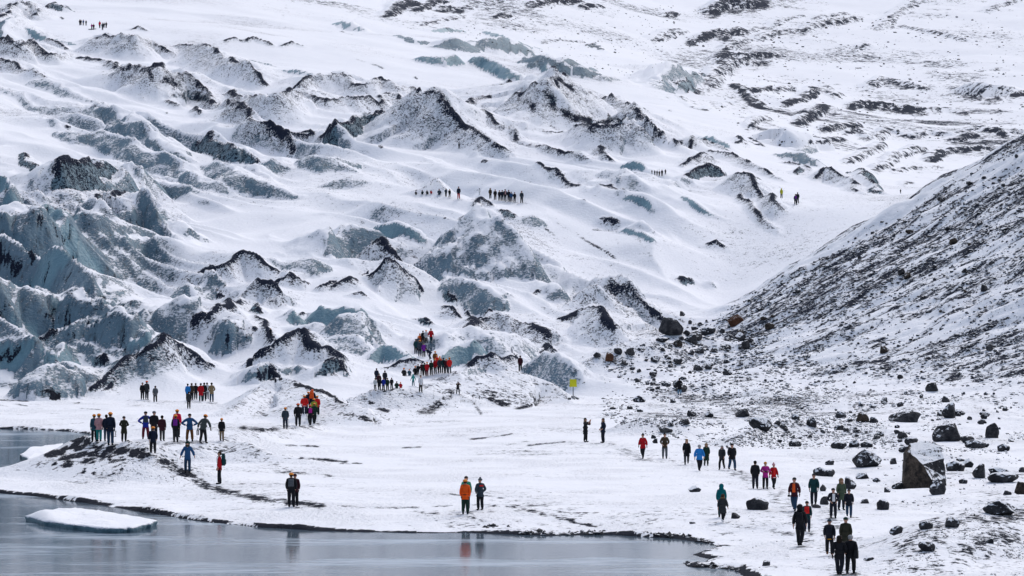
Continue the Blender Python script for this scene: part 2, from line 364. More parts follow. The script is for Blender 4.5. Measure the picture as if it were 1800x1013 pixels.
# ---------------------------------------------------------------- every ridge, serac, dirt cone and rock band
RG = [
 # upper left glacier
 ('A', [(0,95),(60,30),(100,5),(140,25),(165,10),(200,75),(215,100)], [60,80,90,80,70,40,10], 'c'),
 ('A', [(240,45),(285,12),(320,30),(365,55)], [20,50,40,10], 'k'),
 ('A', [(20,160),(60,110),(100,95)], [60,80,60], 'p'),
 ('A', [(100,140),(150,142),(210,170),(280,198),(350,215),(450,232)], [20,42,46,30,22,10], 'b'),
 ('A', [(0,165),(60,170),(120,200)], 25, 'c'),
 ('A', [(-60,195),(0,205),(60,210),(120,225),(180,220),(230,250),(280,280),(350,290),(400,300)], [100,100,110,110,100,80,60,40,10], 'd'),
 ('A', [(260,205),(320,225),(370,255)], [25,35,15], 'c'),
 ('A', [(430,245),(510,195),(570,180),(640,190),(700,205),(760,200),(820,220),(870,260),(920,280),(980,300)], [10,70,110,120,120,110,90,60,40,15], 'c'),
 ('A', [(880,240),(950,235),(1020,240),(1080,245),(1140,275),(1200,300),(1280,325),(1330,355),(1390,400),(1440,445)], [20,50,80,120,110,110,110,95,60,10], 'c'),
 ('A', [(1270,305),(1350,318),(1430,340)], 22, 'p'), ('A', [(1430,358),(1560,368),(1650,388)], 28, 'b'),
 ('A', [(430,300),(500,305),(560,320),(620,360),(660,345),(720,347),(780,362),(840,370),(900,370),(960,390),(1020,422),(1080,462),(1140,502),(1200,530),(1260,565),(1310,612),(1370,662),(1430,712),(1500,762),(1560,812)],
       [15,25,30,50,90,110,140,150,150,140,120,90,70,60,80,100,90,70,40,10], 'd'),
 ('A', [(925,485),(1000,465),(1060,490),(1105,528)], [45,62,50,15], 'k'),
 ('A', [(520,380),(550,372),(590,400)], 18, 'd'),
 ('A', [(700,450),(740,470),(760,520)], 20, 'c'),
 ('A', [(850,525),(900,540),(945,560)], 16, 'd'), ('A', [(1010,560),(1040,580)], 26, 'd'),
 ('A', [(1120,490),(1200,475),(1270,500),(1340,515),(1400,520),(1460,500),(1520,490),(1600,475),(1660,490),(1720,520),(1800,545)], [20,40,70,100,120,130,120,110,90,70,20], 'c'),
 ('A', [(1470,495),(1560,440),(1640,400),(1740,385),(1820,395)], [20,60,90,90,60], 'c'),
 ('A', [(-40,300),(80,325),(150,360),(210,400)], [60,70,50,15], 'd'),
 ('A', [(170,415),(230,420),(300,450),(380,490),(460,515),(560,540)], [30,38,34,26,22,10], 'i'),
 ('A', [(30,455),(80,480),(130,515),(200,545),(260,545),(340,545),(420,568),(500,548),(580,562),(660,580),(720,612),(780,662),(830,712),(900,772),(985,835)],
       [20,28,28,40,55,62,65,80,110,130,125,115,90,75,20], 'i'),
 ('A', [(540,575),(590,562),(630,580)], [40,65,50], 'k'),
 ('A', [(310,680),(380,690),(460,712),(560,690),(640,720),(720,762),(820,802),(920,852),(1020,902),(1120,935),(1200,985)], [30,52,62,84,102,112,95,82,65,55,30], 'i'),
 ('A', [(320,655),(345,665),(370,690)], 15, 'd'),
 ('A', [(330,590),(420,600),(500,640),(580,645)], [30,60,50,20], 'p'),
 ('A', [(1050,862),(1130,850),(1200,880),(1290,920),(1380,952),(1460,980),(1560,1015)], [20,90,100,92,75,50,30], 'i'),
 ('A', [(1050,742),(1110,722),(1170,747),(1240,772),(1290,772),(1340,832),(1365,865)], [30,70,80,90,80,50,15], 'k'),
 ('A', [(1360,855),(1420,838),(1490,865)], 70, 'i'),
 ('A', [(1250,870),(1330,860),(1420,930)], [40,70,20], 'p'),
 ('A', [(1580,822),(1660,812),(1750,818),(1830,852)], [30,80,85,40], 'i'),
 ('A', [(328,858),(380,850),(430,825),(490,838),(535,885)], [120,140,150,130,40], 'k'),
 ('A', [(545,930),(590,880),(640,860),(700,890),(780,912),(860,932),(940,955),(1040,1003)], [80,110,120,110,90,75,60,15], 'i'),
 ('A', [(128,800),(150,840),(190,860),(212,885)], [20,35,35,10], 'k'),
 ('A', [(0,955),(80,950),(150,970),(200,960),(280,940),(345,965)], [60,65,60,50,50,15], 'i'),
 ('A', [(230,610),(280,640),(320,680)], 18, 'i'),
 ('A', [(1180,215),(1240,193),(1290,215)], 22, 'c'), ('A', [(1300,212),(1340,190),(1430,235)], 25, 'c'),
 ('A', [(685,152),(720,135),(765,158)], 18, 'c'), ('A', [(1475,242),(1530,218),(1590,240)], 18, 'c'),
 ('A', [(1680,722),(1740,670),(1800,650)], [20,60,70], 'c'), ('A', [(1400,660),(1480,680),(1560,712),(1600,722),(1640,700)], 26, 'd'),
 ('A', [(1550,700),(1620,690),(1640,720)], 25, 'k'),
 # upper middle
 ('B', [(-40,660),(0,640),(80,620),(130,600),(190,612),(245,605)], [60,95,115,120,100,20], 'k'),
 ('B', [(-10,515),(60,510),(140,502),(200,548),(230,497),(290,490),(320,520),(360,480),(425,515)], [50,70,75,40,60,60,50,55,15], 'c'),
 ('B', [(200,525),(240,488),(300,512),(330,520)], [20,45,40,20], 'k'),
 ('B', [(0,400),(60,430),(130,440),(190,410),(240,420),(290,455),(360,455),(400,492)], [50,55,60,70,70,50,40,10], 'c'),
 ('B', [(320,580),(400,528),(445,486),(480,478),(520,500),(550,545),(590,590),(650,640),(700,690),(760,732),(830,772),(905,808)], [40,190,290,300,285,245,200,150,110,80,50,10], 'c', 1.5, 1.0),
 ('B', [(555,548),(640,535),(720,512),(800,490),(840,455),(890,433),(940,445),(1000,440)], [15,40,55,60,85,95,70,40], 'd'),
 ('B', [(580,605),(650,590),(710,568),(760,600),(820,642),(880,682),(920,722),(1000,745),(1080,767),(1170,787),(1240,792),(1315,838)], [30,70,115,110,90,62,42,28,28,32,45,10], 'c'),
 ('B', [(790,580),(860,540),(920,500),(990,462),(1060,450),(1110,398),(1160,430),(1220,475),(1285,522)], [30,100,160,220,250,280,210,120,30], 'c'),
 ('B', [(1080,485),(1110,530),(1160,555),(1210,582),(1270,602),(1330,642),(1400,622),(1475,612)], [20,75,85,75,65,55,55,25], 'k'),
 ('B', [(1310,552),(1380,520),(1440,503),(1500,545),(1560,575),(1610,622),(1650,672),(1700,702),(1765,742)], [30,90,115,112,120,100,65,42,10], 'c'),
 ('B', [(1540,590),(1580,575),(1620,625),(1650,670)], [25,45,55,20], 'k'),
 ('B', [(1220,660),(1300,662),(1400,652),(1480,642),(1560,692),(1650,735)], [60,110,130,130,100,20], 'c'),
 ('B', [(1320,760),(1360,772),(1400,812),(1440,842)], [30,42,35,10], 'd'),
 ('B', [(915,525),(950,522),(985,535),(1010,578)], [25,45,45,10], 'd'),
 ('B', [(1025,682),(1080,690),(1140,690),(1205,703)], 15, 'd'),
 ('B', [(960,620),(1000,650)], 18, 'd'),
 ('B', [(1478,858),(1520,840),(1560,855),(1592,892)], [18,38,34,10], 'b'), ('B', [(1395,890),(1470,890),(1540,932),(1625,988)], [30,62,62,20], 'p'),
 ('B', [(1020,850),(1050,872)], 18, 'c'), ('B', [(1060,880),(1120,890),(1200,942),(1305,985)], [14,30,22,10], 'c'),
 ('B', [(0,118),(60,120),(130,152)], 30, 'b'), ('B', [(465,160),(560,145),(635,158)], 14, 'b'), ('B', [(300,180),(380,205),(500,222)], 14, 'p'),
 ('B', [(500,230),(560,200),(620,205),(680,236),(720,242)], [14,38,36,18,6], 'p'), ('B', [(400,295),(500,295),(590,286),(625,315)], [14,34,38,10], 'b'),
 ('B', [(700,300),(780,312),(860,342),(930,382),(985,425)], [18,40,44,40,10], 'b'), ('B', [(650,215),(750,200),(830,192),(900,222),(965,255)], [18,46,52,40,10], 'p'),
 ('B', [(775,163),(840,180),(900,210),(1010,245)], [8,22,24,8], 'b'), ('B', [(980,302),(1080,300),(1160,322),(1285,345)], [14,42,42,12], 'p'),
 ('B', [(780,250),(830,235),(860,248)], 15, 'b'), ('B', [(1055,215),(1150,203),(1255,215)], 18, 'q'), ('B', [(1285,240),(1330,222),(1385,262)], [8,24,8], 'k'),
 ('B', [(1150,345),(1260,350),(1380,400)], [14,34,10], 'p'), ('B', [(1040,320),(1100,350),(1130,380)], [10,26,10], 'b'),
 ('B', [(1340,410),(1370,400),(1430,405)], 25, 'i'), ('B', [(1500,425),(1530,410),(1550,430)], 16, 'i'),
 ('B', [(1620,450),(1650,385),(1690,338),(1750,345),(1800,375),(1860,385)], [15,80,112,105,70,20], 'i'),
 ('B', [(1240,455),(1280,470)], 10, 'b'),
 ('B', [(240,75),(300,12),(350,-10),(380,5)], [25,55,60,40], 'r'), ('B', [(385,50),(450,8),(520,-5)], [20,38,30], 'r'), ('B', [(505,45),(560,25),(620,50)], [25,48,15], 'r'),
 ('B', [(610,40),(660,25),(690,45)], 20, 'q'), ('B', [(420,120),(520,95),(640,80)], 22, 'q'),
 ('B', [(800,82),(850,65),(880,75)], 22, 'r'), ('B', [(990,15),(1100,-12),(1235,-8)], [20,50,32], 'r'), ('B', [(1250,28),(1300,18),(1345,22)], 26, 'r'),
 ('B', [(1700,75),(1735,58),(1755,65)], 24, 'r'), ('B', [(880,145),(920,125),(960,135)], 18, 'q'), ('B', [(1640,195),(1730,150),(1788,150)], 40, 'q'),
 ('B', [(340,1005),(430,990),(500,932),(545,988),(580,1010)], [15,35,70,35,10], 'l'), ('B', [(730,850),(745,835),(770,855)], 16, 'c'),
 ('B', [(270,660),(290,650),(310,668)], 22, 'c'), ('B', [(280,720),(295,715),(305,730)], 18, 'k'),
 ('B', [(-60,835),(0,840),(75,885)], [60,60,20], 'i'), ('B', [(-30,945),(40,930),(118,948)], [45,52,15], 'i'),
 ('B', [(1700,945),(1760,930),(1810,945)], 45, 'p'), ('B', [(1610,895),(1660,885),(1705,905)], 10, 'c'), ('B', [(1330,985),(1420,968),(1500,1010)], 20, 'd'),
 # right of the glacier, tongue end
 ('C', [(-20,750),(60,713),(110,730),(180,752),(245,795)], [20,35,30,25,8], 'c'), ('C', [(150,780),(250,800),(330,842),(430,885),(540,948)], [14,40,42,30,8], 'c'),
 ('C', [(100,715),(170,715),(220,742),(250,780)], [16,40,36,10], 'b'), ('C', [(285,745),(310,715),(345,765)], [16,45,8], 'c'),
 ('C', [(360,722),(400,750),(445,768)], [12,18,6], 'd'), ('C', [(30,935),(80,880),(120,850),(170,870),(225,935)], [10,58,85,70,10], 'k'),
 ('C', [(30,865),(100,803),(150,832)], [14,55,20], 'c'), ('C', [(240,950),(290,905),(330,920),(370,972),(420,1020)], [30,100,105,70,20], 'c'),
 ('C', [(380,925),(430,960),(500,1013)], [10,25,8], 'd'), ('C', [(170,875),(230,930),(300,985)], [20,30,10], 'd'),
 ('C', [(500,805),(580,798),(660,800),(710,835),(752,868)], [14,48,55,45,10], 'p'), ('C', [(530,850),(600,855),(660,880),(712,905)], 20, 'c'), ('C', [(600,905),(615,878),(630,890)], 30, 'k'),
 ('C', [(700,930),(760,883),(820,895),(860,930),(900,970),(955,1010)], [20,70,75,55,35,10], 'c'), ('C', [(875,905),(930,882),(960,930),(1000,975),(1060,1013)], [25,65,60,40,10], 'k'),
 ('C', [(465,730),(520,682),(600,688),(660,720),(692,732)], [30,95,95,60,20], 's'), ('C', [(515,765),(600,775),(650,768),(685,735)], [10,24,30,15], 'i'),
 ('C', [(150,45),(200,-5),(300,-10),(410,5)], [50,95,95,35], 'r'), ('C', [(55,215),(130,170),(200,150),(220,190)], [20,50,55,20], 'r'), ('C', [(250,165),(290,138),(305,160)], 40, 'r'),
 ('C', [(310,165),(370,148),(390,155)], 20, 'q'), ('C', [(190,300),(220,260),(280,280),(360,270),(475,275)], [45,60,60,50,25], 'r'), ('C', [(225,245),(280,210),(340,198)], 38, 'q'),
 ('C', [(90,470),(150,415),(190,345),(230,312),(330,310),(420,320)], [15,60,85,85,60,25], 'q'), ('C', [(390,190),(480,160),(585,148)], 38, 'q'),
 ('C', [(625,165),(700,110),(780,95),(905,90)], [15,55,60,25], 'q'), ('C', [(680,92),(760,75),(835,62)], 20, 'q'), ('C', [(475,120),(530,90),(610,78)], 25, 'q'),
 ('C', [(270,440),(290,440),(330,472),(360,512),(410,560)], [20,40,45,45,15], 'r'), ('C', [(365,462),(420,455),(462,448)], 32, 'r'), ('C', [(495,455),(550,445),(590,458)], 38, 'q'),
 ('C', [(620,505),(660,470),(705,445)], [30,52,30], 'r'), ('C', [(525,540),(560,520),(620,515)], 35, 'r'), ('C', [(690,460),(740,440),(800,490)], 40, 'q'),
 ('C', [(610,640),(650,590),(690,568),(750,545)], [30,65,60,20], 'r'), ('C', [(735,665),(820,650),(915,640)], 40, 'r'), ('C', [(860,690),(890,670),(930,680)], 28, 'r'),
 ('C', [(895,545),(950,528),(1060,535),(1150,550),(1255,562)], [35,60,62,60,40], 'r'), ('C', [(1250,562),(1380,560),(1485,585)], [40,40,20], 'q'),
 ('C', [(955,440),(1050,398),(1180,430),(1280,460)], [40,70,50,15], 'q'), ('C', [(1460,450),(1520,432),(1600,440),(1715,450)], [60,125,130,110], 'q'), ('C', [(1730,490),(1765,470),(1800,480)], 35, 'r'),
 ('C', [(955,700),(1060,668),(1165,690)], 48, 'q'), ('C', [(1205,700),(1300,678),(1390,690)], 45, 'q'), ('C', [(1425,725),(1480,705),(1530,700)], 35, 'r'), ('C', [(1595,670),(1640,668),(1690,695)], 38, 'r'),
 ('C', [(675,728),(750,725),(835,718)], 30, 'r'), ('C', [(865,835),(960,780),(1045,742)], 40, 'q'), ('C', [(1015,865),(1120,800),(1255,768)], 48, 'q'), ('C', [(1295,825),(1380,780),(1440,770),(1570,758)], 45, 'r'),
 ('C', [(1095,885),(1200,870),(1335,868)], 26, 'q'), ('C', [(1510,670),(1560,655),(1590,665)], 22, 'q'), ('C', [(340,655),(400,605),(450,610)], 40, 'q'), ('C', [(1700,690),(1740,675),(1800,680)], 28, 'q'),
 ('C', [(1030,130),(1120,50),(1200,10),(1260,-20)], 30, 'q'), ('C', [(1010,140),(1150,130),(1330,160),(1480,200)], 26, 'q'), ('C', [(1600,50),(1680,10),(1760,-10)], 26, 'q'),
 ('C', [(930,245),(950,225),(975,235)], 22, 'q'), ('C', [(1150,330),(1280,322),(1400,320)], 10, 'q'), ('C', [(1560,370),(1650,350),(1700,362)], 14, 'q'),
 ('C', [(1155,965),(1175,945),(1200,950)], 18, 'q'), ('C', [(-10,500),(60,560),(120,570),(200,560),(280,530)], 14, 'q'),
 ('C', [(-20,440),(10,372),(40,375),(60,420)], [50,75,60,15], 'k'), ('C', [(60,420),(90,385),(120,395)], 35, 'k'),
 # middle of the glacier
 ('E', [(130,205),(180,175),(240,165),(320,182),(380,197),(430,247),(452,272)], [15,58,82,88,80,42,10], 'b'),
 ('E', [(450,275),(500,212),(560,172),(610,132),(660,110),(700,130),(740,170),(800,190),(830,230),(900,272),(980,312),(1025,375)], [10,80,150,205,265,272,262,252,225,190,140,60], 'p', 1.15),
 ('E', [(700,175),(740,165),(790,182),(830,225)], [10,25,25,8], 'd'), ('E', [(610,132),(660,110),(685,120)], [8,20,8], 'd'),
 ('E', [(838,85),(880,90),(930,122)], [10,32,10], 'k'), ('E', [(930,125),(1000,113),(1052,138)], [12,42,10], 'i'),
 ('E', [(695,65),(740,18),(790,50),(805,72)], [10,35,30,8], 'c'),
 ('E', [(-60,200),(0,190),(60,200),(130,217),(205,262)], [120,150,150,110,30], 'i'),
 ('E', [(130,310),(210,265),(240,263),(290,322),(340,400)], [40,140,150,110,20], 'c'), ('E', [(190,440),(280,358),(320,388),(360,430),(420,482),(475,535)], [40,165,155,120,65,10], 'c'),
 ('E', [(-20,480),(40,433),(85,465)], [30,62,15], 'd'), ('E', [(95,445),(160,420),(175,440)], 20, 'c'), ('E', [(60,525),(110,515),(155,545)], 30, 'c'),
 ('E', [(340,320),(400,332),(450,362),(510,402),(560,442),(620,445),(680,457),(740,472),(800,492),(850,532),(900,572),(935,603)], [10,15,20,32,52,62,82,102,112,92,52,10], 'i'),
 ('E', [(710,462),(728,455),(742,470)], 60, 'k'), ('E', [(615,440),(650,435),(690,450)], 20, 'c'),
 ('E', [(542,515),(590,535),(645,578)], [8,34,8], 'k'), ('E', [(548,597),(590,600),(655,668)], [20,60,10], 'c'), ('E', [(402,650),(440,658),(482,692)], [10,34,10], 'k'), ('E', [(635,610),(670,620),(700,658)], 25, 'c'),
 ('E', [(640,730),(680,672),(720,650),(780,660),(820,640),(865,618),(900,640),(940,660),(980,680),(1030,668),(1060,712),(1090,762),(1108,792)], [20,75,90,95,110,130,120,100,80,110,95,55,10], 'c'),
 ('E', [(655,720),(690,682),(740,672),(785,690)], [20,50,50,15], 'b'), ('E', [(1015,690),(1040,672),(1065,712),(1100,790)], [70,110,85,15], 'b'), ('E', [(765,652),(800,610),(832,642)], [12,45,12], 'k'),
 ('E', [(515,850),(580,782),(640,737),(700,705),(760,720),(840,742),(920,752),(975,765)], [20,90,130,150,140,110,90,40], 'p'),
 ('E', [(540,850),(600,802),(680,790),(745,822)], [60,105,110,60], 'b'), ('E', [(712,795),(780,790),(850,790),(920,766),(975,772)], [25,68,70,75,30], 'i'),
 ('E', [(540,840),(590,800),(660,775)], [10,16,10], 'd'), ('E', [(730,780),(750,815)], 20, 'd'),
 ('E', [(670,900),(720,850),(780,843),(850,850),(920,850)], [25,75,75,65,30], 'd'),
 ('E', [(955,905),(1000,850),(1060,838),(1130,850),(1190,902),(1250,952),(1295,992)], [20,105,145,152,122,72,15], 'p', .9), ('E', [(965,925),(1010,930),(1080,980)], [20,45,25], 'i'),
 ('E', [(1050,830),(1095,790),(1130,820),(1150,830)], [20,50,40,10], 'd'), ('E', [(1000,830),(1060,808),(1140,830)], 35, 'b'),
 ('E', [(1215,872),(1270,858),(1330,880),(1385,922)], [12,28,28,8], 'd'), ('E', [(1200,990),(1250,985),(1290,1005)], 24, 'd'),
 ('E', [(1145,668),(1240,602),(1310,588),(1350,600),(1400,642),(1450,692),(1530,745)], [15,85,135,152,132,90,15], 'c', 1.5), ('E', [(1280,610),(1320,588),(1350,598),(1392,632)], 16, 'd'),
 ('E', [(1205,585),(1270,520),(1305,483),(1350,502),(1390,486),(1440,532),(1500,582),(1570,622),(1660,685)], [25,105,155,172,185,152,122,82,10], 'c'),
 ('E', [(1370,572),(1420,556),(1470,602),(1500,655)], [40,92,80,20], 'b'), ('E', [(1500,640),(1530,630),(1570,660)], 22, 'd'), ('E', [(1470,700),(1500,660),(1520,690)], 50, 'k'),
 ('E', [(1215,765),(1290,740),(1340,750)], [10,32,20], 'c'), ('E', [(1310,760),(1350,745),(1415,772)], [28,56,15], 'b'), ('E', [(1150,662),(1200,650),(1285,632)], [12,30,12], 'i'),
 ('E', [(1070,545),(1120,507),(1180,488),(1245,522)], [20,70,80,40], 'p'), ('E', [(985,518),(1040,500),(1070,518)], 20, 'd'), ('E', [(1175,575),(1210,548),(1230,560)], 18, 'c'),
 ('E', [(1425,203),(1500,180),(1580,196),(1640,230),(1668,252)], [6,26,30,26,8], 'b'), ('E', [(1470,185),(1560,152),(1630,185)], [15,42,20], 'p'), ('E', [(1495,0),(1560,10),(1610,45),(1642,82)], [12,24,22,8], 'b'),
 ('E', [(1650,175),(1700,190),(1740,230),(1765,255)], 8, 'd'), ('E', [(1345,140),(1400,138),(1470,162)], [12,24,8], 'c'), ('E', [(1760,450),(1788,435),(1830,450)], 30, 'k'),
 ('E', [(1230,40),(1250,28),(1265,45)], 14, 'd'), ('E', [(1425,78),(1445,70),(1465,80)], 9, 'd'),
 ('E', [(-60,600),(0,600),(40,590),(90,612),(120,640)], [110,125,132,120,50], 'b'), ('E', [(70,690),(100,650),(130,632),(160,670),(190,715),(225,775)], [20,110,150,130,85,15], 'i'),
 ('E', [(-40,745),(0,740),(60,750),(110,782),(142,832)], [90,100,105,90,20], 'i'), ('E', [(-10,800),(15,785),(35,800)], 60, 'k'),
 ('E', [(138,832),(200,797),(270,800),(330,850),(420,875)], [55,90,90,52,15], 'b'), ('E', [(225,905),(300,880),(380,868),(425,892)], [20,48,52,15], 'c'), ('E', [(-40,870),(0,870),(30,922),(55,945)], [90,80,40,12], 'k'),
 ('E', [(585,958),(650,920),(705,908)], [15,44,30], 'i'),
 ('F', [(0,12),(60,40),(130,85),(225,132)], [14,26,22,8], 'b'), ('F', [(110,268),(180,238),(245,285)], [8,30,8], 'c'), ('F', [(285,0),(360,62),(430,132),(505,205)], [20,30,26,8], 'd'),
 ('F', [(400,25),(440,5),(500,40),(565,85)], [25,65,70,15], 'c'), ('F', [(0,442),(40,440),(65,460)], 20, 'i'), ('F', [(120,475),(150,458),(165,470)], 30, 'p'), ('F', [(10,130),(40,125),(65,145)], 10, 'd'),
 # seracs at the lake front, upper part
 ('J', [(-60,60),(0,20),(60,28),(100,60),(128,145)], [140,160,160,120,20], 'i'), ('J', [(80,20),(120,-70),(190,-80),(270,-65),(318,10)], [160,230,240,220,130], 'b'),
 ('J', [(285,140),(350,110),(480,108),(600,112),(720,140),(792,195)], [50,90,150,205,180,55], 'i', .6), ('J', [(300,90),(400,20),(560,-30),(700,-15),(820,60)], [60,110,150,120,40], 'p'),
 ('J', [(-60,200),(0,188),(130,165),(215,205)], [330,330,350,320], 'i'), ('J', [(215,215),(330,215),(500,235),(560,300),(612,352)], [340,390,420,370,330], 'i', .8),
 ('J', [(605,342),(700,308),(780,265),(838,258),(862,335)], [350,390,440,450,370], 'b', .7), ('J', [(840,280),(900,420),(960,492),(1050,572),(1140,642),(1235,692),(1260,745)], [430,330,255,200,130,62,10], 'i', .8),
 ('J', [(1225,690),(1330,740),(1430,775)], [12,28,8], 'k'),
 ('J', [(860,110),(960,150),(1000,270),(1030,390),(1062,505)], [250,330,240,130,25], 'p'), ('J', [(800,-10),(860,60),(940,140)], [60,120,80], 'i'),
 ('J', [(970,170),(1100,192),(1200,180),(1300,150),(1420,42),(1500,50),(1600,100),(1700,180),(1790,265)], [50,140,230,300,405,385,310,200,80], 'i', .9), ('J', [(955,140),(1000,60),(1100,15),(1250,-5),(1425,10)], [40,110,150,150,60], 'k'),
 ('J', [(990,290),(1050,310),(1100,365),(1200,380),(1340,435)], [20,110,130,100,30], 'i'), ('J', [(1085,495),(1160,472),(1250,480),(1400,450),(1530,470),(1650,565)], [20,90,145,180,150,40], 'p'), ('J', [(1540,500),(1620,540),(1720,600)], 60, 'p'),
 ('J', [(-60,500),(0,500),(130,540),(220,580),(330,650),(400,640),(475,692)], [170,180,170,150,85,90,20], 'k'), ('J', [(15,655),(100,588),(150,640),(168,720)], [20,130,110,30], 'i'),
 ('J', [(280,835),(430,700),(540,658),(650,680),(760,710),(880,760),(965,802)], [15,185,245,225,190,110,25], 'b', .7), ('J', [(425,935),(540,910),(620,900),(700,842),(860,818),(960,870),(1040,920),(1130,980),(1250,1022),(1410,1065)], [15,115,145,200,232,185,150,120,80,15], 'i'),
 ('J', [(1085,775),(1170,750),(1300,755),(1400,840),(1445,872)], [15,70,100,60,10], 'p'), ('J', [(1345,870),(1450,890),(1600,940),(1690,1015)], [10,42,70,25], 'i'),
 ('J', [(-60,640),(0,660),(100,730),(150,800),(212,935)], [180,170,160,140,60], 's'), ('J', [(130,780),(230,832),(340,912),(420,972),(505,1015)], [150,175,145,90,25], 'b'),
 ('J', [(1730,760),(1788,765),(1850,790)], 25, 'k'), ('J', [(950,815),(990,830),(1030,865)], 16, 'k'),
 # seracs, lower part
 ('K', [(-60,-70),(120,-65),(280,-15),(360,100),(430,210),(500,300),(553,375)], [500,500,480,385,265,165,50], 'p', .9), ('K', [(-40,210),(60,240),(160,300),(300,330),(440,420)], [190,210,200,150,50], 'b'),
 ('K', [(320,0),(410,8),(500,20),(600,60),(705,80)], [260,320,320,300,190], 'b', .7), ('K', [(555,280),(640,160),(712,73),(800,110),(880,140),(960,170),(1100,182),(1200,150),(1330,120),(1430,150),(1510,215)], [130,245,335,295,275,235,135,145,145,95,15], 'i', .6),
 ('K', [(1100,182),(1200,158),(1330,128),(1430,158),(1505,215)], [100,115,120,70,15], 'k', .7), ('K', [(1000,22),(1100,18),(1200,50),(1335,72)], [25,112,82,15], 'i'), ('K', [(620,45),(770,40),(900,18),(1040,30),(1115,95)], [15,35,55,50,15], 'p'),
 ('K', [(580,425),(700,410),(800,360),(915,318)], [130,185,205,230], 'i'), ('K', [(795,595),(870,430),(900,370),(1070,283),(1200,310),(1300,270),(1400,235),(1470,250),(1540,305)], [15,175,235,345,300,275,235,205,80], 'i', .7),
 ('K', [(355,565),(480,470),(550,408),(610,440),(605,525)], [15,105,165,150,55], 'k'), ('K', [(585,605),(640,540),(690,498),(765,508),(795,595)], [10,62,105,95,10], 'i'), ('K', [(-60,350),(0,370),(90,430),(200,490),(330,550),(375,585)], [180,180,150,100,50,10], 's'),
 ('K', [(200,590),(270,530),(360,580)], [30,70,20], 'i'), ('K', [(-60,550),(60,575),(200,620),(318,662)], [330,325,285,170], 'b'), ('K', [(55,915),(100,830),(160,750),(220,688),(275,765)], [15,125,205,275,170], 'p'),
 ('K', [(325,645),(430,608),(560,620),(605,665)], [190,235,205,140], 'b'), ('K', [(345,600),(400,590),(450,600)], 60, 'k'), ('K', [(485,705),(560,650),(640,638),(720,690),(835,748)], [90,165,175,110,15], 'p'), ('K', [(590,645),(750,622),(900,618),(985,622),(995,675)], [40,75,95,95,25], 'p'),
 ('K', [(995,675),(1050,580),(1150,550),(1250,500),(1315,478)], [15,75,115,125,120], 'i'), ('K', [(1335,520),(1420,470),(1500,398),(1560,420),(1645,368)], [110,165,225,185,110], 'b'), ('K', [(1345,410),(1380,368),(1435,435)], 60, 'k'),
 ('K', [(1560,420),(1650,340),(1720,250),(1800,195)], [120,130,130,110], 'i'), ('K', [(1600,360),(1660,280),(1740,215)], 40, 'k'), ('K', [(1025,685),(1075,618),(1180,620),(1335,642)], [25,85,82,15], 'i'), ('K', [(1095,725),(1200,653),(1280,685)], [20,65,15], 'p'),
 ('K', [(915,765),(1010,688),(1060,740),(1060,795)], [20,115,75,15], 'k'), ('K', [(550,895),(640,790),(760,763),(880,790),(1010,835)], [150,215,225,190,70], 's'), ('K', [(745,935),(830,850),(935,842),(925,905)], [20,90,85,20], 'i'),
 ('K', [(90,1020),(200,930),(300,870),(400,820),(480,800),(525,885)], [30,160,255,325,335,190], 'i'), ('K', [(-40,850),(60,930),(115,975)], [110,90,20], 's'), ('K', [(820,700),(920,690),(985,700)], 60, 'p'), ('K', [(330,950),(430,880),(520,900)], [40,90,60], 'i'),
 ('D', [(640,910),(700,850),(760,808),(820,772),(882,738),(930,770),(980,812),(1050,862),(1120,905)], [20,70,110,130,150,140,110,70,10], 'd'), ('D', [(470,1020),(560,930),(640,862),(700,820)], [30,85,85,40], 'd'), ('D', [(545,1030),(600,960),(650,905)], 40, 'c'),
 # dirty middle
 ('D', [(945,445),(1050,395),(1130,370),(1200,313),(1240,303),(1290,320),(1350,352),(1430,392),(1475,425)], [10,45,70,112,125,115,90,50,10], 'c'),
 ('L', [(110,225),(300,150),(400,93),(520,110),(640,130),(760,172),(880,232),(965,305)], [10,32,66,66,55,45,32,10], 'd'), ('L', [(890,30),(1000,28),(1100,50),(1200,75),(1300,50),(1400,28),(1490,30),(1650,100),(1700,145)], [15,85,105,95,135,155,155,62,10], 'i'),
 ('L', [(910,255),(1000,260),(1080,208),(1140,208),(1190,158),(1230,200),(1300,230),(1460,275)], [25,62,105,115,165,155,120,15], 'd'), ('L', [(-20,320),(60,290),(150,288),(340,243),(420,280),(435,335)], [60,100,150,205,120,25], 'i'),
 ('L', [(355,462),(440,413),(530,430),(555,472)], [10,55,52,10], 'k'), ('L', [(480,540),(600,470),(700,420),(770,370),(800,310),(870,268),(960,288),(1020,340),(1065,415),(1100,520)], [50,125,185,235,285,305,285,235,160,40], 'c'),
 ('L', [(778,545),(850,508),(950,540),(1025,622)], [20,92,85,10], 'k'), ('L', [(1150,695),(1240,620),(1300,558),(1350,610),(1400,695)], [10,105,165,115,15], 'b'), ('L', [(1385,640),(1405,578),(1425,610)], 50, 'k'),
 ('L', [(-30,560),(100,460),(180,418),(230,440),(300,520),(360,565)], [200,255,255,200,120,40], 'p'), ('L', [(95,760),(180,660),(250,600),(340,558),(420,580),(480,540),(530,520)], [20,110,180,205,150,65,15], 'd'),
 ('L', [(430,955),(500,760),(560,680),(640,648),(720,700),(790,770),(860,835)], [60,245,305,335,235,145,30], 'i', .6), ('L', [(560,960),(600,830),(655,712)], [40,90,60], 'k'), ('L', [(735,880),(790,830),(850,825)], 60, 'k'), ('L', [(835,700),(880,762),(960,855)], [10,40,10], 'd'),
